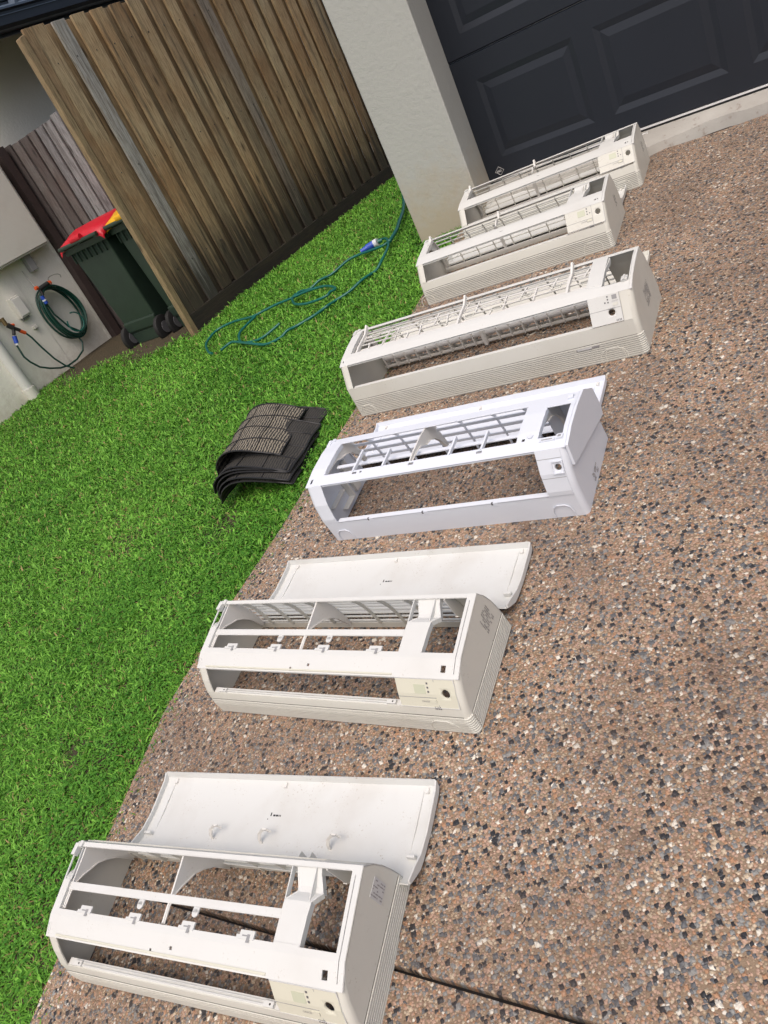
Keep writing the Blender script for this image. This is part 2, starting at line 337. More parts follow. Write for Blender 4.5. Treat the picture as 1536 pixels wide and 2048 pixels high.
class Prof:
    def __init__(s, pts):
        s.p = pts; s.L = [0]
        for a, b_ in zip(pts[:-1], pts[1:]): s.L.append(s.L[-1]+math.hypot(b_[0]-a[0], b_[1]-a[1]))
        s.end = s.L[-1]; s.n = []
        for i in range(len(pts)):
            a = pts[max(i-1, 0)]; b_ = pts[min(i+1, len(pts)-1)]; l = math.hypot(b_[0]-a[0], b_[1]-a[1]); s.n.append((-(b_[1]-a[1])/l, (b_[0]-a[0])/l))
    def at(s, t):
        for i in range(len(s.p)-1):
            if t <= s.L[i+1]+1e-9:
                f = (t-s.L[i])/(s.L[i+1]-s.L[i]); a, b_ = s.p[i], s.p[i+1]; na, nb = s.n[i], s.n[i+1]
                ny, nz = na[0]+(nb[0]-na[0])*f, na[1]+(nb[1]-na[1])*f; l = math.hypot(ny, nz)
                return (a[0]+(b_[0]-a[0])*f, a[1]+(b_[1]-a[1])*f, ny/l, nz/l)
        return s.at(s.end)
    def sy(s, y):                                            # first arc length where the profile reaches depth y
        for i in range(len(s.p)-1):
            a, b_ = s.p[i], s.p[i+1]
            if min(a[0], b_[0]) <= y <= max(a[0], b_[0]) and a[0] != b_[0]: return s.L[i]+(s.L[i+1]-s.L[i])*(y-a[0])/(b_[0]-a[0])
        return s.end
    def sz(s, z, far=False):
        rg = range(len(s.p)-1); rg = reversed(rg) if far else rg
        for i in rg:
            a, b_ = s.p[i], s.p[i+1]
            if min(a[1], b_[1]) <= z <= max(a[1], b_[1]) and a[1] != b_[1]: return s.L[i]+(s.L[i+1]-s.L[i])*(z-a[1])/(b_[1]-a[1])
        return 0
    def br(s, a, b_, extra=()): return [a, b_]+[t for t in s.L if a < t < b_]+[t for t in extra if a < t < b_]
def tag(o, label=None, cat=None, group=None, kind=None):
    if label: o['label'] = label
    if cat: o['category'] = cat
    if group: o['group'] = group
    if kind: o['kind'] = kind
    return o
def empty(name, mtx, label, cat, group=None):
    o = bpy.data.objects.new(name, None); o.empty_display_size = .1; COL.objects.link(o)
    o.matrix_world = mtx if isinstance(mtx, Matrix) else Matrix.Translation(mtx); return tag(o, label, cat, group)
def kids(o): return [c for c in list(COL.objects) if c.parent == o]
def copy_tree(o, mtx, label):
    def rec(a, par):
        c = a.copy(); COL.objects.link(c); c.parent = par
        if par is not None: c.matrix_parent_inverse = a.matrix_parent_inverse; 
        for k in kids(a): rec(k, c)
        return c
    r = rec(o, None); r.matrix_world = mtx; r['label'] = label; return r
def text_mesh(mb, s, size, origin, ex, ey, mt, bold=False):
    cu = bpy.data.curves.new('t', 'FONT'); cu.body = s; cu.size = size; cu.resolution_u = 2
    if bold: cu.offset = size*.02
    o = bpy.data.objects.new('t', cu); COL.objects.link(o); dg = bpy.context.evaluated_depsgraph_get(); me = bpy.data.meshes.new_from_object(o.evaluated_get(dg))
    ex, ey, og = Vector(ex), Vector(ey), Vector(origin)
    mb.add([og+ex*v.co.x+ey*v.co.y for v in me.vertices], [tuple(p.vertices) for p in me.polygons], mt)
    bpy.data.objects.remove(o); bpy.data.curves.remove(cu); bpy.data.meshes.remove(me)
def basis(o, rows): return Matrix(((rows[0][0], rows[1][0], rows[2][0], o[0]), (rows[0][1], rows[1][1], rows[2][1], o[1]), (rows[0][2], rows[1][2], rows[2][2], o[2]), (0, 0, 0, 1)))
def on_drive(x, y, yaw, lift=0, tilt=0):
    e = .02; n = Vector((-(gz(x+e, y)-gz(x-e, y))/(2*e), -(gz(x, y+e)-gz(x, y-e))/(2*e), 1)).normalized()
    ex = Vector((math.cos(yaw), math.sin(yaw), 0)); ex = (ex-n*ex.dot(n)).normalized(); ey = n.cross(ex)
    return basis((x, y, gz(x, y)+lift), (ex, ey, n))

# ================= SETTING =================
# one ground sheet out to the horizon
def grid(name, xs, ys, zf, mt, kind='structure'):
    vs = [(x, y, zf(x, y)) for y in ys for x in xs]; nx = len(xs)
    fs = [(j*nx+i, j*nx+i+1, (j+1)*nx+i+1, (j+1)*nx+i) for j in range(len(ys)-1) for i in range(nx-1)]
    b_ = MB(); b_.add(vs, fs, mt); o = b_.build(name, smooth=60); tag(o, kind=kind); return o
xs = [-200, -60, -20, -12] + [-9+i*.12 for i in range(62)] + [-1.5, 0, 3, 8, 20, 60, 200]
ys = [-200, -60, -20, -8, -5, -3, -2] + [-1.4+i*.12 for i in range(72)] + [8, 12, 30, 80, 200]
g = grid('ground', xs, ys, lambda x, y: (zl(max(x, -9), max(-6, min(y, 9))) - .018 - (.09 if x > edge_x(max(-6, min(y, 4.4)))+.05 else 0)), 'soil')
g['label'] = 'bare brown soil showing under the lawn and beside the neighbour wall'
# driveway: two slabs with an open joint between
def joint_y(x): return .344 + .066*(x+1.45)
def slab(name, y0f, y1f, rows, cols, label):
    b_ = MB(); P = []
    for j in range(rows+1):
        for i in range(cols+1):
            t = (i/cols)**1.6; ym = y0f(-1.8)+(y1f(-1.8)-y0f(-1.8))*j/rows; x = edge_x(ym)+(6.0-edge_x(ym))*t
            y = y0f(x)+(y1f(x)-y0f(x))*j/rows; P.append((x, y, gz(x, y)))
    n = cols+1; b_.add(P, [(j*n+i, j*n+i+1, (j+1)*n+i+1, (j+1)*n+i) for j in range(rows) for i in range(cols)], 'exposed_aggregate')
    rim = [j*n for j in range(rows+1)]                      # left edge
    b_.add([P[k] for k in rim]+[(P[k][0]-.002, P[k][1], P[k][2]-.12) for k in rim], [(i+1, i, len(rim)+i, len(rim)+i+1) for i in range(len(rim)-1)], 'exposed_aggregate')
    for row in (0, rows):
        e = [row*n+i for i in range(n)]; b_.add([P[k] for k in e]+[(P[k][0], P[k][1], P[k][2]-.1) for k in e], [(i, i+1, n+i+1, n+i) for i in range(n-1)], 'exposed_aggregate')
    o = b_.build(name, smooth=40); tag(o, label, kind='structure'); return o
slab('driveway', lambda x: joint_y(x)+.0045, lambda x: 3.70+.03*math.sin(x*2.3)+.012*math.sin(x*9), 70, 40, 'pinkish exposed aggregate driveway between the joint and the garage')
slab('driveway', lambda x: -6, lambda x: joint_y(x)-.0045, 40, 40, 'pinkish exposed aggregate driveway nearer than the dark joint')
jb_ = MB(); xj = [-1.84+i*.2 for i in range(40)]
jb_.add([(x, joint_y(x)+s*.009, gz(x, joint_y(x))-.016-.004*math.sin(x*23)) for x in xj for s in (-1, 1)], [(2*i, 2*i+2, 2*i+3, 2*i+1) for i in range(len(xj)-1)], 'joint_filler')
tag(jb_.build('driveway_joint'), 'dark open expansion joint crossing the driveway', kind='structure')
# concrete threshold under the door
tb = MB(); nx = 60; rows = []
for i in range(nx+1):
    x = -1.95+i*5.0/nx; f = 3.655+.09*min(1, max(0, (x+1.1)/.25)) + .012*math.sin(x*13)+.01*math.sin(x*29)
    rows.append([(x, 3.90, -.792), (x, 3.80, -.794), (x, f+.03, -.812), (x, f, -.822), (x, f-.012, -.87)])
tb.add([p for r in rows for p in r], [(i*5+j, i*5+j+1, i*5+6+j, i*5+5+j) for i in range(nx) for j in range(4)], 'concrete')
tag(tb.build('garage_threshold', smooth=50), 'pale stained concrete threshold strip below the garage door', kind='structure')
# grass blades: one mesh
def blade_mesh(name, P, ang, ln, wd, lean, tone, mt, tip=.15):
    n = len(P); d = np.stack([np.cos(ang), np.sin(ang), 0*ang], 1); sd_ = np.stack([-np.sin(ang), np.cos(ang), 0*ang], 1); up = np.array([0, 0, 1.0])
    c, s_ = np.cos(lean)[:, None], np.sin(lean)[:, None]; c2, s2 = np.cos(lean*1.0+.75)[:, None], np.sin(lean+.75)[:, None]
    d1 = d*s_+up*c; d2 = d*s2+up*c2; L = ln[:, None]; Wd = wd[:, None]/2
    a = P; m_ = P+d1*L*.5; t = m_+d2*L*.5
    V = np.stack([a-sd_*Wd*.7, a+sd_*Wd*.7, m_+sd_*Wd, m_-sd_*Wd, t+sd_*Wd*tip, t-sd_*Wd*tip], 1).reshape(-1, 3)
    base = (np.arange(n)*6)[:, None]; F = np.concatenate([base+np.array([[0, 1, 2, 3]]), base+np.array([[3, 2, 4, 5]])], 1).reshape(-1, 4)
    me = bpy.data.meshes.new(name); me.vertices.add(len(V)); me.vertices.foreach_set('co', V.astype(np.float32).ravel())
    me.loops.add(F.size); me.loops.foreach_set('vertex_index', F.astype(np.int32).ravel()); me.polygons.add(len(F)); me.polygons.foreach_set('loop_start', np.arange(len(F), dtype=np.int32)*4); me.polygons.foreach_set('loop_total', np.full(len(F), 4, np.int32))
    ca = me.color_attributes.new('tone', 'FLOAT_COLOR', 'POINT'); T = np.repeat(np.concatenate([tone, np.ones((n, 1))], 1), 6, 0); ca.data.foreach_set('color', T.astype(np.float32).ravel())
    me.materials.append(MATS[mt]); me.update(); me.validate(); me.shade_smooth(); o = bpy.data.objects.new(name, me); COL.objects.link(o); return o
def visible(x, y, z):
    cx = Mr[0][0]*x+Mr[0][1]*y+Mr[0][2]*z; cy = Mr[1][0]*x+Mr[1][1]*y+Mr[1][2]*z; cz = Mr[2][0]*x+Mr[2][1]*y+Mr[2][2]*z
    cz = np.maximum(cz, .05); u = cx/cz*1554; v_ = cy/cz*1554; return (abs(u) < 900) & (abs(v_) < 1170)
zlv = np.vectorize(zl); exv = np.vectorize(edge_x)
def scatter(n, x0, x1, y0, y1, dens_d=True):
    x = rng.uniform(x0, x1, n); y = rng.uniform(y0, y1, n); z = zlv(x, y)
    k = (x < exv(y)+.012*rng.standard_normal(n)) & visible(x, y, z)
    k &= ~((x > -2.30) & (y > 3.53)) & ~((x < -5.93) & (y < 4.2))
    # bare dirt where the bins stand and along the neighbour wall; thin ragged line along the plinth
    k &= ~((x < -4.22) & (y > 3.42+.10*np.sin(x*7)+.09*rng.standard_normal(n))) & ~((x > -4.25) & (x < -4.12+.02*rng.standard_normal(n)) & (y > 3.45))
    d = np.sqrt(x*x+y*y+z*z)
    if dens_d: k &= rng.uniform(0, 1, n) < np.clip((2.6/d)**1.35, 0, 1)
    return x[k], y[k], z[k]-.018, d[k]
x, y, z, d = scatter(2100000, -6.0, -1.6, -.1, 6.9)
# small bare patches
def blotch(x, y):
    return (np.sin(x*3.1+1.3)*np.sin(y*2.7+.4)+.6*np.sin(x*7.3+y*2.2)*np.sin(y*6.1-x*1.9)+.35*np.sin(x*15+y*4)*np.sin(y*13-x*5))
def clump(x, y, s, ph):
    a = np.sin(x*s+ph)*np.cos(y*s*1.13-ph*2)+np.sin((x+y)*s*.83+1.7*ph)*np.cos((x-y)*s*.91+ph); return a*.5
cl_ = clump(x, y, 95, .7)+.7*clump(x, y, 41, 2.1)+.5*clump(x, y, 190, 4.2)
cl_ = cl_+.35*np.sin(12*np.sin(x*17)+9*np.cos(y*15))
k = rng.uniform(0, 1, len(x)) < np.clip(.62+.42*cl_, .12, 1); x, y, z, d, cl_ = x[k], y[k], z[k], d[k], cl_[k]
bl = blotch(x, y); keep = rng.uniform(0, 1, len(x)) < np.clip(1.15-.55*np.clip(bl-.9, 0, 1.2)*1.6, .12, 1)
for (px, py, pr) in ((-2.19, 1.50, .10), (-2.05, .62, .06), (-1.98, .42, .05), (-2.22, .60, .07)):
    keep &= (rng.uniform(0, 1, len(x)) > .85*np.exp(-((x-px)**2+(y-py)**2)/pr**2*1.4))
x, y, z, d, bl, cl_ = x[keep], y[keep], z[keep], d[keep], bl[keep], cl_[keep]; n = len(x)
sc = np.clip(d/2.6, .85, 1.7)
tone = np.stack([np.clip(rng.beta(1.1, 1.4, n)*.95+.08*bl+.10*cl_, 0, 1), rng.uniform(0, 1, n), rng.uniform(0, 1, n)], 1)
grass = blade_mesh('grass', np.stack([x, y, z], 1), rng.uniform(0, 2*np.pi, n), (.010+.026*rng.beta(1.6, 2.4, n))*(.8+.3*sc)*np.clip(1+.28*cl_, .55, 1.6)*(1-.10*np.clip(bl, 0, 1)), rng.uniform(.0022, .0048, n)*sc, rng.uniform(.3, 1.45, n), tone, 'grass_blade')
tag(grass, 'bright green broad bladed lawn beside the driveway', kind='stuff')
# longer wisps by the plinth
x = rng.uniform(-4.15, -4.02, 900); y = rng.uniform(3.5, 6.6, 900); z = zlv(x, y)-.01; n = len(x)
# creeping weed along the driveway edge and by the pillar foot: little round leaves
def weeds(cx, cy, rx, ry, n):
    x = cx+rx*rng.standard_normal(n)*.5; y = cy+ry*rng.standard_normal(n)*.5; k = (x < exv(y)-.004); x, y = x[k], y[k]; return x, y
W_ = [weeds(-2.02, .95, .14, .75, 2200), weeds(-1.98, .35, .2, .4, 1500), weeds(-1.95, 1.6, .10, .5, 600), weeds(-2.05, 3.47, .16, .06, 900), weeds(-2.5, 1.2, .2, .3, 1600)]
x = np.concatenate([a for a, _ in W_]); y = np.concatenate([b_ for _, b_ in W_]); k = ~((x > -2.30) & (y > 3.53)); x, y = x[k], y[k]; n = len(x)
z = zlv(x, y)-.010+rng.uniform(0, .018, n)
weed = blade_mesh('ground_cover', np.stack([x, y, z], 1), rng.uniform(0, 2*np.pi, n), rng.uniform(.006, .012, n), rng.uniform(.004, .008, n), rng.uniform(.9, 1.5, n), np.stack([rng.beta(2, 2, n), rng.uniform(0, 1, n), rng.uniform(0, 1, n)], 1), 'weed_leaf', tip=.7)
tag(weed, 'dark green creeping weeds along the driveway edge', kind='stuff')
# broad-leaf weeds scattered in the lawn
x, y, z, d = scatter(2600, -3.6, -1.8, 0, 3.4, False); n = len(x)
o = blade_mesh('ground_cover', np.stack([x, y, z+.012], 1), rng.uniform(0, 2*np.pi, n), rng.uniform(.018, .040, n), rng.uniform(.005, .008, n), rng.uniform(.9, 1.45, n), np.stack([rng.uniform(.3, 1, n), rng.uniform(0, .9, n), rng.uniform(0, 1, n)], 1), 'grass_blade')
tag(o, 'wider leaf blades sprawling through the lawn', kind='stuff')
# dry leaf litter and straw on the bare patches
x, y, z, d = scatter(24000, -4.6, -1.8, 0, 4, False); n = len(x); bl = blotch(x, y); keep = rng.uniform(0, 1, n) < np.clip((bl-.5)*.6, .02, .6); x, y, z = x[keep], y[keep], z[keep]; n = len(x)
o = blade_mesh('dead_grass', np.stack([x, y, z+.006], 1), rng.uniform(0, 2*np.pi, n), rng.uniform(.015, .04, n), rng.uniform(.0015, .003, n), rng.uniform(1.1, 1.5, n), np.stack([rng.uniform(0, 1, n), np.ones(n), rng.uniform(0, 1, n)], 1), 'grass_blade')
tag(o, 'straw coloured dead grass lying in thin patches of the lawn', kind='stuff')

# clippings, crumbs of soil and runners strayed onto the slab edge
n = 900; y = rng.uniform(.0, 3.4, n); x = exv(y)+np.abs(rng.standard_normal(n))*.035-.004; z = np.vectorize(gz)(x, y)+.002
o = blade_mesh('clippings', np.stack([x, y, z], 1), rng.uniform(0, 2*np.pi, n), rng.uniform(.006, .022, n), rng.uniform(.0015, .0035, n), rng.uniform(1.35, 1.55, n), np.stack([rng.uniform(0, .8, n), (rng.uniform(0, 1, n) > .45)*1.0, rng.uniform(0, 1, n)], 1), 'grass_blade')
tag(o, 'dry clippings and stray runners strewn on the driveway edge', kind='stuff')

# ================= GARAGE =================
hp = MB(); zb, zt = -1.05, 1.32
hp.hexa([(-2.272, 3.55, zb), (-1.876, 3.55, zb), (-1.945, 3.87, zb), (-2.272, 3.87, zb), (-2.272, 3.55, zt), (-1.876, 3.55, zt), (-1.945, 3.87, zt), (-2.272, 3.87, zt)], 'pillar_render')
gw = empty('garage_wall', (0, 0, 0), 'cream rendered garage wall with its square front pier beside the dark door', 'wall')
hp.build('pier', gw, bevel=.006)
b_ = MB(); b_.box(-2.272, -1.95, 3.872, 9.5, zb, zt, 'pillar_render'); b_.box(-2.272, 3.4, 3.552, 3.87, zt+.002, 1.75, 'pillar_render'); b_.box(3.05, 3.4, 3.55, 3.87, zb, zt, 'pillar_render'); b_.build('side_wall', gw)
gd = empty('garage_door', (0, 0, 0), 'dark charcoal panelled sectional garage door', 'garage door')
DY = 3.84
def door_section(z0, z1, ztop, zbot):
    b_ = MB(); X0, X1 = -2.1, 3.2
    holes = []; px = -1.833
    while px < 3.0: holes.append((px, px+.488)); px += .5815
    def quad(x0, x1, a, c, y=DY): b_.add([(x0, y, a), (x1, y, a), (x1, y, c), (x0, y, c)], [(0, 1, 2, 3)], 'door_paint')
    quad(X0, X1, z0+.006, zbot); quad(X0, X1, ztop, z1-.006)
    cur = X0
    for a, c in holes: quad(cur, a, zbot, ztop); cur = c
    quad(cur, X1, zbot, ztop)
    g1, dp = .026, .0062
    for a, c in holes:
        def ring(i): k = [0, g1, g1*2.25][i]; yy = [DY, DY+dp, DY+.001][i]; return [(a+k, yy, zbot+k), (c-k, yy, zbot+k), (c-k, yy, ztop-k), (a+k, yy, ztop-k)]
        r = ring(0)+ring(1)+ring(2); fs = [(i*4+q, i*4+(q+1) % 4, i*4+4+(q+1) % 4, i*4+4+q) for i in range(2) for q in range(4)]+[(8, 9, 10, 11)]
        b_.add(r, fs, 'door_paint')
    b_.add([(X0, DY, z0+.006), (X1, DY, z0+.006), (X1, DY+.01, z0), (X0, DY+.01, z0), (X0, DY+.03, z0), (X1, DY+.03, z0)], [(3, 2, 1, 0), (4, 5, 2, 3)], 'door_paint')
    b_.add([(X0, DY, z1-.006), (X1, DY, z1-.006), (X1, DY+.01, z1), (X0, DY+.01, z1)], [(0, 1, 2, 3)], 'door_paint')
    b_.add([(X0, DY+.03, z0), (X1, DY+.03, z0), (X1, DY+.03, z1), (X0, DY+.03, z1)], [(3, 2, 1, 0)], 'door_paint')
    return b_.build('door_section', gd)
h_ = .573
for k in range(4):
    z0 = -.777+k*(h_) ; door_section(z0, z0+h_-.002, z0+.463, z0+.094)
b_ = MB(); b_.box(-2.0, 3.2, DY-.006, DY+.02, -.783, -.7765, 'seal_metal'); b_.build('seal_rail', gd)
b_ = MB(); b_.box(-2.0, 3.2, DY+.0, DY+.024, -.7935, -.7835, 'black_rubber'); b_.build('bottom_seal', gd)
b_ = MB(); cx, cz, r_ = -1.868, -.742, .021
for q in range(4):
    a = [(cx-r_*1.15, cz), (cx, cz+r_), (cx+r_*1.15, cz), (cx, cz-r_)][q]; c = [(cx, cz+r_), (cx+r_*1.15, cz), (cx, cz-r_), (cx-r_*1.15, cz)][q]
    b_.bar((a[0], DY-.0012, a[1]), (c[0], DY-.0012, c[1]), .0014, .0018, 'sticker', up=(0, 1, 0))
text_mesh(b_, 'B&D', .014, (cx-.0155, DY-.0015, cz-.005), (1, 0, 0), (0, 0, 1), 'sticker', True)
b_.build('maker_badge', gd)

# ================= BOUNDARY FENCE =================
FX = -4.178
fe = empty('paling_fence', (FX, 3.5, -1.0), 'weathered brown timber paling fence beside the lawn, with dark plinth', 'fence')
def place(mb, name, par, **kw):
    o = mb.build(name, par, **kw); o.matrix_parent_inverse = par.matrix_basis.inverted(); return o
b_ = MB(); yy = 3.560; i = 0; r2 = random.Random(5)
while yy < 7.3:
    w1 = r2.uniform(.098, .112); g_ = r2.uniform(.052, .064); top = .905+r2.uniform(-.006, .006); bot = -.878-r2.uniform(0, .02)
    gr = .95 if i == 1 else .3 if i == 0 else r2.uniform(0, .74) if i != 9 else .80
    t1 = (r2.random(), gr, r2.uniform(0, .35)); lean = r2.uniform(-.004, .004)
    if i == 0:
        b_.hexa([(FX-.002, yy-.005, bot-.0), (FX-.018, yy-.005, bot), (FX-.018, yy+.05, bot), (FX-.002, yy+.05, bot), (FX-.002, yy-.005, top), (FX-.018, yy-.005, top), (FX-.018, yy+.05, top), (FX-.002, yy+.05, top)], 'fence_timber', (.3, .1, .2)); yy += .055
    th = .016; cup = r2.uniform(.001, .004)
    b_.hexa([(FX-th, yy, bot), (FX+cup, yy, bot), (FX, yy+w1, bot), (FX-th, yy+w1, bot), (FX-th, yy+lean, top), (FX+cup*.5, yy+lean, top), (FX+cup, yy+w1+lean, top), (FX-th, yy+w1+lean, top)], 'fence_timber', t1)
    t2 = (r2.random(), r2.uniform(0, .6), r2.uniform(.75, 1))
    b_.box(FX-.052, FX-.036, yy+w1-.03, yy+w1+g_+.03, bot+.004, top-.004, 'fence_timber', t2)
    yy += w1+g_; i += 1
place(b_, 'paling_panel', fe, bevel=.0018)
b_ = MB(); b_.box(FX-.05, FX+.004, 3.552, 5.3, -1.10, -.884, 'plinth_timber', (.2, .1, .1)); b_.box(FX-.05, FX+.002, 5.305, 7.6, -1.10, -.886, 'plinth_timber', (.6, .2, .4)); place(b_, 'plinth_board', fe, bevel=.003)
b_ = MB(); b_.hexa([(FX-.036, 3.500, -1.15), (FX+.006, 3.500, -1.15), (FX+.006, 3.548, -1.15), (FX-.036, 3.548, -1.15), (FX-.036, 3.500, .872), (FX+.006, 3.500, .872), (FX+.006, 3.546, .885), (FX-.036, 3.546, .885)], 'post_timber', (.4, .2, .0)); place(b_, 'post', fe, bevel=.004)
b_ = MB()
for z_ in (-.6, .05, .7): b_.box(FX-.10, FX-.053, 3.58, 7.3, z_-.035, z_+.035, 'fence_timber', (.5, .2, .6))
place(b_, 'rail', fe)
# nail heads
b_ = MB()
for z_ in (-.6, .05, .7):
    for q in range(22):
        y_ = 3.66+q*.163; b_.tube([(FX-.002, y_, z_+r2.uniform(-.01, .01)), (FX+.0055, y_, z_)], .0035, 'ink', 6)
o = place(b_, 'nail_heads', fe); tag(o, kind='stuff')
# dark side fence beyond the bins
XWF = -5.94; FY = 4.27
df = empty('side_fence', (-5.5, 4.27, -1.0), 'dark stained timber side fence behind the wheelie bins', 'fence')
b_ = MB(); x_ = XWF
while x_ < -4.3:
    wd = r2.uniform(.075, .10); gr = .95 if -5.50 < x_ < -5.15 else r2.uniform(0, .7)
    b_.box(x_, x_+wd-.004, FY, FY+.016, -1.05, .585+r2.uniform(-.012, .012), 'dark_timber', (r2.random(), gr, r2.uniform(0, .5)))
    b_.box(x_+wd-.03, x_+wd+.028, FY+.02, FY+.035, -1.05, .58, 'dark_timber', (r2.random(), .1, .9)); x_ += wd+.022
place(b_, 'paling_panel', df, bevel=.0015)
b_ = MB(); b_.box(-5.03, -4.955, FY-.015, FY+.05, -1.1, .66, 'brown_post'); place(b_, 'post', df)

# ================= NEIGHBOUR HOUSE =================
XW = -5.95
nh = empty('neighbour_house', (XW, 3.5, -1.05), 'cream rendered neighbour house wall below a dark gutter', 'house')
b_ = MB(); b_.box(XW-.25, XW, -4, 3.688, -1.3, 1.28, 'neighbour_render'); b_.box(XW-.25, XW-.006, 3.688, 4.14, -1.3, 1.28, 'neighbour_render'); b_.box(XW-.25, XW-.006, 4.14, 12, -1.3, 1.28, 'neighbour_render'); place(b_, 'wall', nh, bevel=.004)
b_ = MB(); b_.box(XW, XW+.022, 2.3, 3.20, -1.3, 1.28, 'neighbour_render'); b_.box(XW, XW+.075, 4.165, 4.235, -1.2, .60, 'brown_post'); place(b_, 'corner_trim', nh)
b_ = MB(); b_.box(-7.1, -5.12, 3.95, 12, 1.29, 1.30, 'soffit'); place(b_, 'soffit', nh)
b_ = MB(); P_ = [(-5.118, 1.119), (-5.03, 1.122), (-5.005, 1.14), (-5.0, 1.21), (-4.985, 1.222), (-5.0, 1.226), (-5.118, 1.226)]
b_.add([(a, 3.95, c) for a, c in P_]+[(a, 12, c) for a, c in P_], [tuple(range(7))[::-1], tuple(range(7, 14))]+[(i, (i+1) % 7, 7+(i+1) % 7, 7+i) for i in range(7)], 'gutter_paint')
b_.box(-5.14, -5.12, 3.95, 12, 1.10, 1.31, 'gutter_paint'); b_.box(-5.0, -4.996, 3.95, 12, 1.19, 1.195, 'roof_metal'); place(b_, 'gutter', nh)
b_ = MB(); b_.hexa([(-5.05, 3.95, 1.235), (-5.05, 12, 1.235), (-9, 12, 2.7), (-9, 3.95, 2.7), (-5.05, 3.95, 1.25), (-5.05, 12, 1.25), (-9, 12, 2.715), (-9, 3.95, 2.715)], 'roof_metal')
for q in range(40): y_ = 3.97+q*.2; b_.hexa([(-5.06, y_, 1.25), (-5.06, y_+.04, 1.25), (-9, y_+.04, 2.715), (-9, y_, 2.715), (-5.06, y_+.01, 1.272), (-5.06, y_+.03, 1.272), (-9, y_+.03, 2.737), (-9, y_+.01, 2.737)], 'roof_metal')
place(b_, 'roof', nh)
# meter box
mbx = empty('meter_box', (XW, 3.85, -.13), 'cream electricity meter box on the neighbour wall, above the hose', 'meter box')
b_ = MB(); b_.box(XW, XW+.11, 3.50, 4.085, -.135, .62, 'cream_plastic'); place(b_, 'casing', mbx, bevel=.006)
b_ = MB(); b_.box(XW+.1105, XW+.122, 3.515, 4.07, -.12, .60, 'cream_plastic'); place(b_, 'door', mbx, bevel=.004)
b_ = MB(); b_.box(XW+.002, XW+.06, 3.84, 3.90, -.26, -.136, 'mid_grey'); place(b_, 'conduit_box', mbx, bevel=.004)
# junction box
b_ = MB(); b_.box(XW, XW+.05, 3.522, 3.612, -.512, -.345, 'cream_plastic'); b_.box(XW+.0505, XW+.058, 3.527, 3.607, -.50, -.357, 'grey_plastic'); b_.box(XW, XW+.03, 3.535, 3.60, -.53, -.513, 'mid_grey')
tag(b_.build('junction_box', bevel=.006), 'small beige junction box on the wall left of the coiled hose', 'junction box')
b_ = MB(); b_.box(XW, XW+.03, 3.575, 3.612, -.627, -.602, 'cream_plastic'); tag(b_.build('cable_clip', bevel=.004), 'tiny cream cable clip on the wall under the junction box', 'cable clip')
# downpipe
b_ = MB(); b_.tube([(XW+.05, 3.205, 1.1), (XW+.05, 3.205, -1.02)], .044, 'white_plastic', 20); pipe = b_.build('downpipe', smooth=40); tag(pipe, 'white plastic downpipe on the neighbour wall at the photo edge', 'pipe')
b_ = MB(); b_.tube([(XW+.05, 3.205, -.955), (XW+.05, 3.205, -1.05)], .052, 'cream_plastic', 20); b_.build('pipe_collar', pipe, smooth=40)

# ---- coiled hose on its hook
hc = empty('coiled_hose', (XW, 3.86, -.6), 'dark green garden hose hanging in a coil on the neighbour wall', 'hose')
b_ = MB(); r3 = random.Random(3)
for k in range(9):
    cy, cz = 3.866+r3.uniform(-.012, .012), -.625+r3.uniform(-.012, .012); ra, rb = .168-r3.uniform(0, .035), .232-r3.uniform(0, .02); dpt = XW+.018+.011*k
    pts = []
    for q in range(41):
        a = 2*math.pi*q/40; yv = cy+ra*math.sin(a)+.02*math.cos(a)*-1*0; zv = cz+rb*math.cos(a)
        pts.append((dpt+.004*math.sin(a*3+k), yv+.035*(zv-cz)/-rb*.5, zv-.01*math.sin(a*2)))
    b_.tube(pts, .0075, 'dark_hose_green', 8, False)
pts = [(XW+.12, 3.79+.0*q, 0) for q in range(1)]
lp = [(XW+.11, 3.873+.075*math.sin(2*math.pi*q/24), -.735+.078*math.cos(2*math.pi*q/24)) for q in range(21)]
b_.tube(lp, .0055, 'hose_green', 8)
b_.tube([(XW+.10, 3.745, -.47), (XW+.1, 3.75, -.6), (XW+.1, 3.80, -.74), (XW+.1, 3.87, -.82)], .0075, 'dark_hose_green', 8)
# the tail sags across to the tap
tail = [(3.845, -.85), (3.845, -.90), (3.80, -.955), (3.70, -.985), (3.60, -.985), (3.525, -.966), (3.44, -.92), (3.376, -.871), (3.335, -.80), (3.321, -.747), (3.328, -.69), (3.336, -.65)]
b_.tube([(XW+.06+.03*math.sin(i/3.6), a, c) for i, (a, c) in enumerate(tail)], .0075, 'dark_hose_green', 8)
place(b_, 'hose', hc, smooth=60)
b_ = MB(); b_.tube([(XW+.11, 3.741, -.44), (XW+.11, 3.742, -.505)], .016, 'blue_plastic', 12); b_.tube([(XW+.11, 3.742, -.470), (XW+.11, 3.742, -.482)], .018, 'pale_plastic', 12); place(b_, 'blue_connector', hc, smooth=40)
b_ = MB(); b_.tube([(XW+.105, 3.76, -.39), (XW+.105, 3.86, -.385)], .019, 'ink', 10); b_.tube([(XW+.105, 3.735, -.37), (XW+.105, 3.758, -.375)], .015, 'orange_plastic', 10); b_.tube([(XW+.105, 3.863, -.385), (XW+.105, 3.885, -.39)], .018, 'orange_plastic', 10); b_.tube([(XW+.105, 3.77, -.39), (XW+.105, 3.76, -.44)], .012, 'ink', 10); place(b_, 'tee_piece', hc, smooth=40)
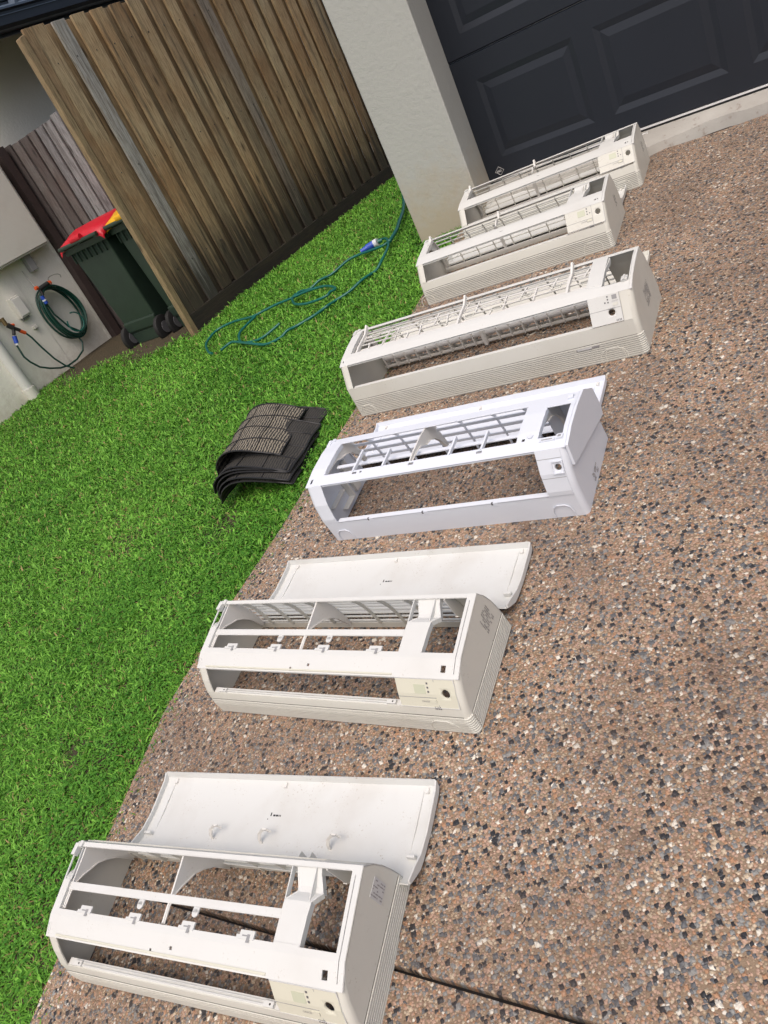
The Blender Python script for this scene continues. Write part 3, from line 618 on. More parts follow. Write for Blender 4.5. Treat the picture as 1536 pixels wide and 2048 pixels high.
b_ = MB(); b_.tube([(XW+.0, 3.79, -.22), (XW+.05, 3.78, -.36)], .003, 'wire', 6); place(b_, 'wire_tie', hc); b_ = MB(); b_.tube([(XW+.10+.02*math.sin(q), 3.935+.065*math.cos(q*.4), -.395+.045*math.sin(q*.4)) for q in range(13)], .003, 'wire', 6); place(b_, 'wire_hook', hc, smooth=40)
# ---- tap with fittings and its own hose to the ground
tp = empty('garden_tap', (XW, 3.385, -.5), 'brass garden tap with black and orange hose fittings on the wall', 'tap')
b_ = MB(); b_.tube([(XW, 3.35, -.43), (XW+.07, 3.36, -.45)], .014, 'brass', 12); b_.tube([(XW+.07, 3.36, -.43), (XW+.07, 3.36, -.49)], .017, 'brass', 12); place(b_, 'spout', tp, smooth=40)
b_ = MB(); b_.tube([(XW+.075, 3.365, -.492), (XW+.08, 3.39, -.53)], .02, 'ink', 10); b_.tube([(XW+.08, 3.375, -.505), (XW+.08, 3.41, -.515)], .013, 'orange_plastic', 10); b_.tube([(XW+.08, 3.39, -.53), (XW+.08, 3.36, -.575)], .014, 'ink', 10); b_.tube([(XW+.08, 3.39, -.53), (XW+.08, 3.425, -.57)], .014, 'ink', 10); b_.tube([(XW+.08, 3.422, -.572), (XW+.08, 3.452, -.607)], .014, 'orange_plastic', 10); place(b_, 'splitter', tp, smooth=40)
b_ = MB(); b_.tube([(XW+.08, 3.355, -.583), (XW+.08, 3.337, -.635)], .017, 'blue_plastic', 12); b_.tube([(XW+.08, 3.342, -.62), (XW+.08, 3.334, -.65)], .014, 'pale_plastic', 12); place(b_, 'blue_connector', tp, smooth=40)
b_ = MB(); b_.tube([(XW+.08, 3.452, -.605), (XW+.085, 3.47, -.66), (XW+.09, 3.49, -.76), (XW+.10, 3.52, -.88), (XW+.11, 3.56, -.97), (XW+.12, 3.62, -1.035), (XW+.14, 3.70, -1.07)], .0075, 'dark_hose_green', 8)
tag(b_.build('feed_hose', smooth=60), 'dark green hose hanging from the tap down to the grass', 'hose')

# ================= WHEELIE BINS =================
def make_bin(lidm, label):
    r = empty('wheelie_bin', (0, 0, 0), label, 'wheelie bin', 'wheelie bins in the side passage')
    b_ = MB(); bw, tw, z0, z1 = .185, .222, .075, .83          # half widths; back face at y=0, body goes to +y
    b_.hexa([(-bw, .06, z0), (bw, .06, z0), (bw, .47, z0), (-bw, .47, z0), (-tw, 0, z1), (tw, 0, z1), (tw, .54, z1), (-tw, .54, z1)], 'bin_green')
    b_.hexa([(-bw-.004, .04, .13), (bw+.004, .04, .13), (bw, .10, .13), (-bw, .10, .13), (-bw-.01, .035, .215), (bw+.01, .035, .215), (bw, .1, .215), (-bw, .1, .215)], 'bin_green')
    b_.box(-bw*.9, bw*.9, .055, .10, .03, .128, 'bin_green')
    b_.build('body', r, bevel=.012)
    b_ = MB(); b_.hexa([(-.25, -.02, .80), (.25, -.02, .80), (.25, .56, .80), (-.25, .56, .80), (-.255, -.03, .845), (.255, -.03, .845), (.255, .57, .845), (-.255, .57, .845)], 'bin_green')
    for q in range(7): b_.box(-.2+q*.064, -.194+q*.064, -.025, .0, .73, .80, 'bin_green')
    b_.build('rim', r, bevel=.008)
    b_ = MB(); b_.tube([(-.235, -.065, .862), (.235, -.065, .862)], .014, 'bin_green', 10)
    for s_ in (-1, 0, 1): b_.box(s_*.205-.02, s_*.205+.02, -.07, .0, .845, .872, 'bin_green')
    b_.build('handle', r, smooth=40)
    b_ = MB(); prof = [(-.05, .862), (-.035, .885), (.05, .905), (.12, .925), (.40, .925), (.56, .895), (.60, .85)]
    xsn = (-.27, -.24, -.15, .15, .24, .27); dz = (-.035, -.008, .008, .008, -.008, -.035)
    vs = [(xx, yy_, zz+d_) for (yy_, zz) in prof for xx, d_ in zip(xsn, dz)]; n6 = 6
    fs = [(i*n6+j, i*n6+j+1, (i+1)*n6+j+1, (i+1)*n6+j) for i in range(len(prof)-1) for j in range(5)]; k0 = len(vs)
    vs += [(a, b2, c-.02) for a, b2, c in vs]; fs += [tuple(k0+q for q in f[::-1]) for f in fs]
    for i in range(len(prof)-1): fs += [(i*n6, (i+1)*n6, k0+(i+1)*n6, k0+i*n6), ((i+1)*n6+5, i*n6+5, k0+i*n6+5, k0+(i+1)*n6+5)]
    fs += [(j+1, j, k0+j, k0+j+1) for j in range(5)]
    b_.add(vs, fs, lidm); b_.tube([(-.06, -.062, .885), (.06, -.062, .885)], .022, lidm, 10); b_.build('lid', r, smooth=50)
    for s_ in (-1, 1):
        b_ = MB(); x0 = s_*.205; 
        for k, (ra, dx) in enumerate(((.085, .0), (.09, .012), (.085, .026), (.09, .038), (.082, .052))):
            pass
        b_.tube([(x0-s_*.025, .055, .095), (x0-s_*.018, .055, .095), (x0+s_*.0, .055, .095), (x0+s_*.018, .055, .095), (x0+s_*.025, .055, .095)], [.078, .094, .096, .094, .078], 'black_rubber', 28)
        wo = b_.build('wheel', r, smooth=35); b_ = MB()
        b_.tube([(x0-s_*.03, .055, .095), (x0+s_*.03, .055, .095)], .045, 'dark_grey', 20); b_.build('hub', wo, smooth=35)
    return r
zb_ = -1.058
b1 = make_bin('red_lid', 'dark green wheelie bin with a bright red lid')
b1.matrix_world = Matrix.Translation((-4.93, 3.70, zb_)) @ Matrix.Rotation(R(4), 4, 'Z') @ Matrix.Diagonal((.92, .88, 1, 1))
b2 = make_bin('yellow_lid', 'dark green wheelie bin with a yellow lid, half hidden by the fence post')
b2.matrix_world = Matrix.Translation((-4.47, 3.77, zb_)) @ Matrix.Rotation(R(1), 4, 'Z') @ Matrix.Diagonal((.90, .80, 1, 1))

# ================= HOSE ON THE LAWN =================
HS = {'a': [(-3.465, 2.945), (-3.53, 2.983), (-3.666, 3.108), (-3.719, 3.204), (-3.721, 3.302), (-3.601, 3.336), (-3.396, 3.299), (-3.309, 3.324), (-3.224, 3.35), (-3.094, 3.361), (-3.069, 3.415), (-3.032, 3.464), (-2.985, 3.516), (-2.935, 3.577), (-2.839, 3.647), (-2.764, 3.67), (-2.683, 3.661), (-2.586, 3.657), (-2.558, 3.674), (-2.549, 3.693)],
      'b': [(-3.353, 3.279), (-3.362, 3.181), (-3.342, 3.091), (-3.25, 2.987), (-3.145, 2.965), (-3.056, 2.978), (-2.984, 3.056)],
      'c': [(-3.387, 2.945), (-3.347, 3.006), (-3.262, 2.976), (-3.088, 2.893), (-2.955, 2.864), (-2.86, 2.888), (-2.826, 2.921), (-2.789, 2.969), (-2.702, 3.026), (-2.63, 3.058), (-2.616, 3.122), (-2.551, 3.181), (-2.502, 3.249), (-2.484, 3.321), (-2.464, 3.355), (-2.449, 3.415), (-2.492, 3.554), (-2.55, 3.676), (-2.628, 3.779), (-2.677, 3.79), (-2.679, 3.746)],
      'd': [(-3.093, 3.398), (-3.083, 3.346), (-2.989, 3.242), (-2.865, 3.181), (-2.753, 3.169), (-2.701, 3.186), (-2.702, 3.217), (-2.69, 3.255), (-2.744, 3.307), (-2.849, 3.368), (-2.95, 3.372), (-3.025, 3.372), (-3.094, 3.361)],
      'e': [(-3.4, 5.35), (-3.226, 5.062), (-3.002, 4.687), (-2.806, 4.324), (-2.672, 4.037), (-2.585, 3.844), (-2.548, 3.701), (-2.549, 3.689)]}
LOW = {'a': (11, 13), 'b': (3, 6), 'c': (4, 14), 'd': (), 'e': ()}
def spline(P, n):
    out = []
    for i in range(len(P)-1):
        p0, p1, p2, p3 = P[max(i-1, 0)], P[i], P[i+1], P[min(i+2, len(P)-1)]
        for q in range(n):
            t = q/n; out.append(tuple(.5*((2*p1[k])+(-p0[k]+p2[k])*t+(2*p0[k]-5*p1[k]+4*p2[k]-p3[k])*t*t+(-p0[k]+3*p1[k]-3*p2[k]+p3[k])*t**3) for k in range(len(p1))))
    out.append(P[-1]); return out
hl = empty('garden_hose', (-3.0, 3.3, -.93), 'teal garden hose lying in loose loops on the lawn', 'hose')
b_ = MB()
for k, P in HS.items():
    pts = []
    for i, (a, c) in enumerate(P):
        low = LOW[k] and LOW[k][0] <= i <= LOW[k][1]
        hgt = (.004 if (i % 3) else .014) if low else .024
        if k == 'e': hgt = .026
        if k == 'd' and i in (7, 8, 9): hgt = .018
        pts.append((a, c, zl(a, c)+hgt))
    b_.tube(spline(pts, 6), .0115 if k == 'e' else .0075, 'hose_green', 8)
place(b_, 'hose', hl, smooth=60)
b_ = MB(); b_.tube([(-2.70, 3.755, -.868), (-2.735, 3.722, -.872)], .021, 'blue_plastic', 12); b_.tube([(-2.735, 3.722, -.872), (-2.765, 3.695, -.874)], [.017, .012], 'blue_plastic', 12); place(b_, 'blue_connector', hl, smooth=40)
b_ = MB(); b_.tube([(-2.672, 3.757, -.866), (-2.699, 3.755, -.868)], .022, 'pale_plastic', 12); b_.tube([(-2.650, 3.77, -.866), (-2.672, 3.757, -.866)], .012, 'hose_green', 10); place(b_, 'white_collar', hl, smooth=40)

# ================= AIR FILTERS =================
# each: a thin sheet arched across its width; local x across, y along
def make_filter(top, label, wd=.27, ln=.32, arch=.075, foot=.04, nb=4):
    r = empty('air_filter', (0, 0, 0), label, 'air filter', 'pile of black air filters on the lawn')
    cl = 'dusty_filter_cloth' if top else 'filter_cloth'
    def zc(u):                                             # u 0..1 across: steep rise on the left, long gentle fall on the right
        return arch*math.sin(math.pi*min(1, (u*.93+.0)**.62))**.9 if u > 0 else 0
    nu, nv = 22, 12; th = .0012; b_ = MB(); vs = []
    for s_ in (0, -th):
        for j in range(nv+1):
            for i in range(nu+1): u = i/nu; vs.append((u*wd, j/nv*ln, zc(u)+s_+.003*math.sin(j*.9+i*.3)))
    n = nu+1; o_ = n*(nv+1); fs = []
    for j in range(nv):
        for i in range(nu): a = j*n+i; fs += [(a, a+1, a+n+1, a+n), (a+n+o_, a+n+1+o_, a+1+o_, a+o_)]
    b_.add(vs, fs, cl); b_.build('mesh_cloth', r, smooth=60)
    b_ = MB()
    for v_ in [k/nb for k in range(nb+1)]:
        j = v_*nv; b_.tube([(i/nu*wd, v_*ln, zc(i/nu)+.0015+.003*math.sin(j*.9+i*.3)) for i in range(nu+1)], .0022 if 0 < v_ < 1 else .0032, 'filter_black', 6)
    for u in (0, .36, .68, 1): b_.tube([(u*wd, j/nv*ln, zc(u)+.0015+.003*math.sin(j*.9+u*nu*.3)) for j in range(nv+1)], .002 if 0 < u < 1 else .0032, 'filter_black', 6)
    b_.build('frame', r, smooth=60); return r
def fmat(x, y, z, yaw, pitch=0, roll=0): return Matrix.Translation((x, y, z)) @ Matrix.Rotation(R(yaw), 4, 'Z') @ Matrix.Rotation(R(pitch), 4, 'X') @ Matrix.Rotation(R(roll), 4, 'Y')
f_low = make_filter(False, 'black air filter at the bottom of the pile, lowest front edge on the grass', wd=.33, ln=.30, arch=.07)
f_low.matrix_world = fmat(-2.235, 1.575, -1.083, 12, 2, 0)
for q, (x_, y_, z_, ya, pi_, ro, lab) in enumerate([
    (-2.245, 1.585, -1.072, 10, 2.5, -1, 'second lowest black air filter in the pile'),
    (-2.262, 1.60, -1.064, 13, 2, -2, 'black air filter with a thin front edge, third from the grass'),
    (-2.272, 1.598, -1.052, 15, 3, -1, 'black air filter in the middle of the curved pile'),
    (-2.262, 1.625, -1.040, 9, 3, 2.5, 'broad black air filter reaching out towards the driveway')]):
    copy_tree(f_low, fmat(x_, y_, z_, ya, pi_, ro), lab)
f_bk = make_filter(False, 'black air filter whose corner peeks out behind the pile', wd=.27, ln=.30, arch=.045)
f_bk.matrix_world = fmat(-2.245, 1.76, -1.045, 8, 2, 1)
f_top = make_filter(True, 'top air filter of the pile, caked with lines of beige dust', wd=.285, ln=.335, arch=.085)
f_top.matrix_world = fmat(-2.275, 1.655, -1.018, 17, 2, 0)
for k in kids(f_top): k['label'] = 'filter cloth caked with beige dust' if k.name.startswith('mesh') else 'black frame bars of the dusty filter'

# ================= CASINGS =================
PA = Prof([(0, 0), (.002, .04), (.011, .075), (.028, .108), (.048, .136), (.088, .150), (.13, .155), (.17, .160), (.205, .164), (.238, .168), (.253, .142), (.262, .111), (.266, .085), (.269, .052), (.269, .0)])
PD = Prof([(0, 0), (.005, .053), (.018, .097), (.057, .156), (.10, .167), (.16, .174), (.208, .180), (.24, .180), (.26, .150), (.282, .094), (.290, .047), (.290, 0)])
PB = Prof([(0, 0), (.003, .066), (.008, .118), (.046, .190), (.08, .200), (.14, .209), (.197, .213), (.24, .213), (.262, .172), (.285, .113), (.300, .051), (.300, 0)])
PC = Prof([(0, 0), (0, .09), (.01, .14), (.034, .195), (.10, .203), (.17, .203), (.235, .196), (.262, .16), (.272, .09), (.275, 0)])
def casing(label, mtx, P, W, spec, group):
    """front casing lying on its back: x along it, y from its lower edge to its top edge, z up"""
    body, frame, disp = spec['mats']; T = .0028; h = W/2; r = .014
    root = empty('front_casing', mtx, label, 'air conditioner casing', group)
    lip, top = spec['lip'], spec['top']                       # depths y where the outlet starts and ends
    s_lip = P.sz(spec['lipz']); s_top = P.sy(top); s_apex = P.L[P.p.index(spec['apex'])]
    # end panels
    for s_ in (-1, 1):
        b_ = MB(); poly = []
        k = 0
        PP = spec['left'] if s_ < 0 and 'left' in spec else P
        for (y, z) in PP.p: poly.append((y+(r if y < .06 and z < P.at(s_top)[1]+.001 else 0), z))
        x0, x1 = (h-T, h) if s_ > 0 else (-h, -h+T)
        b_.plate(poly, x0, x1, body)
        # stiff lip along the upper outline
        rows = [(x0-.006 if s_ > 0 else x0, x1 if s_ > 0 else x1+.006, PP.at(t)[0], PP.at(t)[1]) for t in sorted(PP.br(s_top, PP.end-.02))]
        b_.ribbon(rows, .0035, frame)
        if spec.get('side_ribs') and s_ > 0:
            for q in range(8):
                z_ = .003+q*.0066; ya = .016+z_*.12; yb = P.at(P.sz(z_, True))[0]-.003
                b_.box(h, h+.0022, ya, yb, z_, z_+.0042, body); b_.box(h-.001, h+.0004, ya, yb-.001, z_+.0042, z_+.0066, 'groove_shade')  # side ribs, with shade painted as dark strips in the gaps
        if spec.get('wedge') and s_ > 0:
            b_.plate([(.030, .140), (.288, .072), (.300, .092), (.293, .158), (.240, .1975), (.17, .2045), (.10, .2045), (.038, .197)], h+.0002, h+.0075, body)
        o = b_.build('end_panel', root, bevel=.0009)
        if spec.get('sticker') and s_ > 0:
            ya, yb, za, zb2 = spec['sticker']; b_ = MB(); X = h+.0014+(.0 if not spec.get('wedge') else 0)
            if spec.get('sticker_paper'): b_.box(h+.0003, X-.0003, ya, yb, za, zb2, 'sticker')
            rr = random.Random(9); y_ = ya+.004
            while y_ < yb-.004:
                z_ = za+.002
                while z_ < zb2-.004:
                    l_ = rr.uniform(.003, .011)
                    if rr.random() < .72: b_.box(X-.0002, X+.0001, y_, y_+.0022, z_, min(z_+l_, zb2-.001), 'grey_ink')
                    z_ += l_+.002
                y_ += .0052
            b_.build('rating_label', o)
    # lower face with grooved ribs and rounded ends
    b_ = MB(); b_.shell(P, [-h+r, h-r], P.br(0, s_lip), lambda a, c: True, T, body)
    zs = sorted(P.br(0, s_top))
    for s_ in (-1, 1):
        vs = []; seg = 5
        for t in zs:
            y, z, _, _ = P.at(t)
            for q in range(seg+1): a = math.pi/2*q/seg; vs.append((s_*(h-r+r*math.sin(a)), y+r-r*math.cos(a), z))
        n = seg+1; fs = [(i*n+j, i*n+j+1, (i+1)*n+j+1, (i+1)*n+j) if s_ > 0 else (i*n+j+1, i*n+j, (i+1)*n+j, (i+1)*n+j+1) for i in range(len(zs)-1) for j in range(seg)]
        b_.add(vs, fs, body)
    for q in range(spec.get('ribs', 0)):
        t = .004+q*.0066; y, z, ny, nz = P.at(t); y2, z2, _, _ = P.at(t+.0044); e = .0024
        b_.hexa([(-h+r, y, z), (-h+r, y2, z2), (h-r, y2, z2), (h-r, y, z), (-h+r, y+ny*e, z+nz*e), (-h+r, y2+ny*e, z2+nz*e), (h-r, y2+ny*e, z2+nz*e), (h-r, y+ny*e, z+nz*e)], spec.get('ribmat', body))
        y3, z3, _, _ = P.at(t+.0066); e2 = .0004; b_.add([(-h+r, y2+ny*e2, z2+nz*e2), (h-r, y2+ny*e2, z2+nz*e2), (h-r, y3+ny*e2, z3+nz*e2), (-h+r, y3+ny*e2, z3+nz*e2)], [(0, 1, 2, 3)], 'groove_shade')  # painted shade strip in the gap above each rib
        if spec.get('ribs'):
            for s_ in (1,):
                pts = []; 
                for k in range(6): a = math.pi/2*k/5; pts.append((s_*(h-r+(r+.0008)*math.sin(a)), y+r-(r+.0008)*math.cos(a), z+.0022))
                b_.tube(pts, .0021, spec.get('ribmat', body), 6)
    # inner return lip of the outlet and its two rails
    y, z, ny, nz = P.at(s_lip)
    ox0, ox1 = spec['outlet']
    b_.box(ox0, ox1, y+.0, y+.016, z-.004, z-.001, frame)
    if spec.get('rails'):
        b_.box(ox0+.05, ox1-.03, y+.004, y+.006, z-.001, z+.004, frame); b_.box(ox0+.05, ox1-.03, y+.010, y+.0115, z-.001, z+.003, frame)
        for xx in (ox0+.035, ox1-.03): b_.box(xx-.012, xx+.012, y+.002, y+.012, z-.001, z+.005, frame); b_.tube([(xx+.004, y+.007, z+.004), (xx+.004, y+.007, z+.0056)], .002, 'ink', 8)
    for (ax, ar) in spec.get('arcs', ()):                    # moulded knock-out outlines
        for s_off in (0,):
            pts = [P.at(.001), P.at(.045)]
            path = [(ax-ar, .002), (ax-ar, .022), (ax-ar*.8, .036), (ax-ar*.4, .043), (ax+ar*.4, .043), (ax+ar*.8, .036), (ax+ar, .022), (ax+ar, .002)]
            b_.tube([(xx, P.at(t)[0]+P.at(t)[2]*.0022, P.at(t)[1]+P.at(t)[3]*.0022) for xx, t in path], .0017, spec.get('ribmat', body), 4)
    b_.build('lower_face', root, smooth=30)
    # outlet end caps
    b_ = MB(); b_.shell(P, [-h+r, ox0], P.br(s_lip, s_top), lambda a, c: True, T, body, .0008); b_.build('outlet_end', root); b_ = MB()
    if spec['disp'][1] < h-r: b_.shell(P, [spec['disp'][1], h-r], P.br(s_lip, s_top), lambda a, c: True, T, body, .0004); b_.build('outlet_end', root)
    # front frame with filter opening and right-hand opening
    holes = []
    for (xa, xb, ya, yb) in spec['openings']+spec.get('slots', [])+spec.get('cuts', []): holes.append((xa, xb, P.sy(ya), P.sy(yb)))
    xs_ = [-h, h-.0005]+[a for q in holes for a in q[:2]]; ss_ = P.br(s_top, s_apex, [a for q in holes for a in q[2:]])
    b_ = MB(); b_.shell(P, xs_, ss_, lambda a, c: not any(q[0] < a < q[1] and q[2] < c < q[3] for q in holes), T, frame, .0012)
    y, z, ny, nz = P.at(s_top); b_.box(ox0, ox1, y+.001, y+.014, z-.007, z-.003, frame)          # inner lip above the outlet
    if spec.get('bead'): 
        y, z, ny, nz = P.at(s_top+.006); b_.bar((ox0, y+ny*.002, z+nz*.002), (ox1-.008, y+ny*.002, z+nz*.002), .004, .003, disp)
    # return flanges around the openings
    for (xa, xb, ya, yb) in spec['openings']:
        rows_l = [(xa-.0022, xa, P.at(t)[0], P.at(t)[1]-.001) for t in sorted(P.br(P.sy(ya), P.sy(yb)))]; b_.ribbon(rows_l, .011, frame)
        rows_l = [(xb, xb+.0022, P.at(t)[0], P.at(t)[1]-.001) for t in sorted(P.br(P.sy(ya), P.sy(yb)))]; b_.ribbon(rows_l, .011, frame)
    for (xa, xb) in spec.get('hooks', ()):
        y = spec['openings'][0][2]; z = P.at(P.sy(y))[1]
        b_.box(xa, xb, y-.003, y+.004, z-.002, z+.0024, frame); b_.box(xa+.007, xb, y+.004, y+.0125, z-.001, z+.0026, frame); b_.box(xb-.016, xb-.009, y-.008, y+.006, z+.0026, z+.0029, 'mid_grey'); b_.box(xa+.014, xb-.016, y+.002, y+.0045, z+.0026, z+.0029, 'mid_grey')
    for (xc, yc, w2, h2) in spec.get('catches', ()):
        z = P.at(P.sy(yc))[1]; b_.box(xc-w2, xc+w2, yc-h2, yc+h2, z+.0004, z+.0042, frame); b_.box(xc-w2*.5, xc+w2*.2, yc-h2*.6, yc+h2*.6, z+.0042, z+.0048, 'mid_grey')
    # corner studs at the upper left
    y, z, _, _ = P.at(s_apex); b_.box(-h, -h+.012, y-.03, y-.004, z-.006, z+.006, frame); b_.box(-h+.012, -h+.022, y-.012, y+.002, z-.004, z+.005, frame)
    b_.build('front_frame', root, bevel=.0006)
    # top edge bar
    b_ = MB(); b_.shell(P, [-h, h-.0005], P.br(s_apex, s_apex+.012), lambda a, c: True, .004, frame, .0014); b_.build('top_edge', root, bevel=.0008)
    # post beside the electrics bay
    if 'post' in spec:
        b_ = MB(); b_.ribbon(spec['post'], .003, frame)
        for a_, c_ in zip(spec['post'][:-1], spec['post'][1:]):
            for side in (0, 1): 
                b_.bar((a_[side], a_[2], a_[3]-.006), (c_[side], c_[2], c_[3]-.006), .0025, .013, frame)
        b_.build('bay_post', root, bevel=.0006)
    # filter bar
    for (xa, xb, ya, yb, dzz) in spec.get('bars', ()):
        za, zb3 = P.at(P.sy(ya))[1]+dzz, P.at(P.sy(yb))[1]+dzz
        b_ = MB(); b_.hexa([(xa, ya, za-.004), (xb, ya, za-.004), (xb, yb, zb3-.004), (xa, yb, zb3-.004), (xa, ya, za), (xb, ya, za), (xb, yb, zb3), (xa, yb, zb3)], spec.get('barmat', frame))
        for xt in spec.get('tabs', ()): b_.box(xt-.008, xt+.008, ya-.011, ya, za-.004, za-.0003, spec.get('barmat', frame)); b_.tube([(xt, ya-.011, za-.004), (xt, ya-.011, za-.0003)], .008, spec.get('barmat', frame), 14)
        b_.build('filter_bar', root, bevel=.0008)
    # top intake grille
    b_ = MB(); ga = s_apex+.014; gb = P.end-spec.get('kick', .022); gx0, gx1 = spec['grille']
    ns = spec['slats']
    for q in range(ns):
        y, z, ny, nz = P.at(ga+(gb-ga)*(q+.5)/ns); e = .0045
        b_.hexa([(gx0, y+.002*nz, z-.002*ny-.001), (gx1, y+.002*nz, z-.002*ny-.001), (gx1, y-ny*e, z-nz*e-.001), (gx0, y-ny*e, z-nz*e-.001), (gx0, y+.001, z+.001), (gx1, y+.001, z+.001), (gx1, y-ny*e, z-nz*e+.0012), (gx0, y-ny*e, z-nz*e+.0012)], spec.get('gm', body))
    for xv in spec['verts']:
        rows = [(xv-.0012, xv+.0012, P.at(t)[0]-P.at(t)[2]*.003, P.at(t)[1]-P.at(t)[3]*.003) for t in sorted(P.br(ga, gb, [ga+(gb-ga)*k/8 for k in range(9)]))]
        b_.ribbon(rows, .008, spec.get('gm', body))
    b_.shell(P, [-h+T, h-T], P.br(gb, P.end), lambda a, c: True, .003, spec.get('gm', body))
    b_.shell(P, [gx1, h-T], P.br(s_apex+.012, gb), lambda a, c: spec.get('baywall', True), .003, body)
    b_.build('intake_grille', root)
    # arched ribs
    for (xa, th, inner) in spec['arches']:
        b_ = MB(); outer = [P.at(t) for t in sorted(P.br(P.sy(inner[0][0]), P.sz(inner[-1][1], True)))]
        poly = [(y-ny*.004, z-nz*.004) for (y, z, ny, nz) in outer]; b_.plate(poly+list(reversed(inner)), xa-th/2, xa+th/2, 'grey_plastic' if spec.get('greyrib', True) else frame)
        rows = [(xa-.0045, xa+.0045, y, z) for y, z in inner]; b_.ribbon(rows, .002, 'grey_plastic' if spec.get('greyrib', True) else frame)
        b_.build('arched_rib', root)
    spec['extra'](root, P, h, body, frame, disp)
    # display panel
    dx0, dx1, dya, dyb = spec['disp'][:4]; sa, sb = (P.sz(spec['disp_z']) if 'disp_z' in spec else P.sy(dyb)), P.sy(dya)
    pa, pb = P.at(sa), P.at(sb)
    def on(x, f, up=0.0):                                      # f from 0 at the lower edge to 1 at the upper edge
        t = sa+(sb-sa)*f; y, z, ny, nz = P.at(t); return (x, y+ny*(up+.0022), z+nz*(up+.0022))
    cxx, cff, cr = spec['hole']; ln = sb-sa; q_ = cr*1.25
    b_ = MB(); b_.shell(P, [dx0, dx1, cxx-q_, cxx+q_], P.br(sa, sb, [sa+ln*cff-q_, sa+ln*cff+q_]), lambda a, c: not (abs(a-cxx) < q_ and abs(c-sa-ln*cff) < q_), .003, disp, .0022)
    vs = []; n = 24
    for k in range(n):
        a = 2*math.pi*k/n; c_, s_ = math.cos(a), math.sin(a); m_ = max(abs(c_), abs(s_))
        vs += [on(cxx+q_*c_/m_, cff+q_*s_/m_/ln, .0001), on(cxx+cr*c_, cff+cr*s_/ln, -.0012), on(cxx+cr*.90*c_, cff+cr*.90*s_/ln, -.003), on(cxx+cr*.90*c_, cff+cr*.90*s_/ln, -.005)]
    b_.add(vs, [(k*4+j, k*4+j+1, ((k+1) % n)*4+j+1, ((k+1) % n)*4+j) for k in range(n) for j in range(3)], disp)
    for (xa, fa, xb, fb) in spec['lines']:
        A, B_ = on(xa, fa, .0002), on(xb, fb, .0002); b_.bar(A, B_, .0011, .0006, 'mid_grey', up=(0, pa[2], pa[3]))
    if spec.get('border'): 
        for (xa, fa, xb, fb) in ((dx0, 0, dx1, 0), (dx0, 1, dx1, 1), (dx1, 0, dx1, 1)): b_.bar(on(xa, fa), on(xb, fb), .0016, .0016, frame, up=(0, pa[2], pa[3]))
    do = b_.build('display_panel', root)
    def decal(name, xa, xb, fa, fb, mt, up=.0006, par=do):
        q = MB(); A = [on(xa, fa, -.001), on(xb, fa, -.001), on(xb, fb, -.001), on(xa, fb, -.001), on(xa, fa, up), on(xb, fa, up), on(xb, fb, up), on(xa, fb, up)]; q.hexa(A, mt); return q.build(name, par)
    for d_ in spec['decals']: decal(*d_)
    q = MB()
    for (txt, x_, f_, sz) in spec.get('texts', ()):
        o_ = Vector(on(x_, f_, .0008)); ey = (Vector(on(x_, f_+.1, .0008))-o_).normalized(); text_mesh(q, txt, sz, o_, (1, 0, 0), ey, 'grey_ink')
    if q.v: q.build('button_lettering', do)
    q = MB()
    for k in range(4): 
        xk = spec['vent'][0]+k*.0042; A = [on(xk, spec['vent'][1], -.002), on(xk+.0018, spec['vent'][1], -.002), on(xk+.0018, spec['vent'][2], -.002), on(xk, spec['vent'][2], -.002), on(xk, spec['vent'][1], .0005), on(xk+.0018, spec['vent'][1], .0005), on(xk+.0018, spec['vent'][2], .0005), on(xk, spec['vent'][2], .0005)]
        q.hexa(A, 'dark_grey')
    q.build('vent_slots', do)
    return root
# per-model descriptions --------------------------------------------------
archA = [(.104, .146), (.135, .150), (.160, .148), (.180, .138), (.195, .128), (.212, .118), (.228, .100), (.243, .075), (.252, .045), (.258, .024)]
PAL = Prof([(0, 0), (.002, .04), (.011, .075), (.028, .108), (.048, .136), (.088, .150), (.13, .155), (.166, .158), (.176, .155), (.188, .145), (.200, .143), (.212, .150), (.222, .156), (.238, .162), (.253, .142), (.262, .111), (.266, .085), (.269, .052), (.269, .0)])
def extraA(root, P, h, body, frame, disp):
    b_ = MB(); b_.ribbon([(-h+.003, -.377, y, z) for y, z in ((.158, .1575), (.166, .1565), (.176, .153), (.188, .143), (.200, .141), (.212, .148), (.222, .154), (.232, .160))], .003, frame)
    b_.ribbon([(-.380, -.3775, y, z-.002) for y, z in ((.158, .1575), (.166, .1565), (.176, .153), (.188, .143), (.200, .141), (.212, .148), (.222, .154), (.232, .160))], .012, frame)
    b_.build('left_ledge', root)
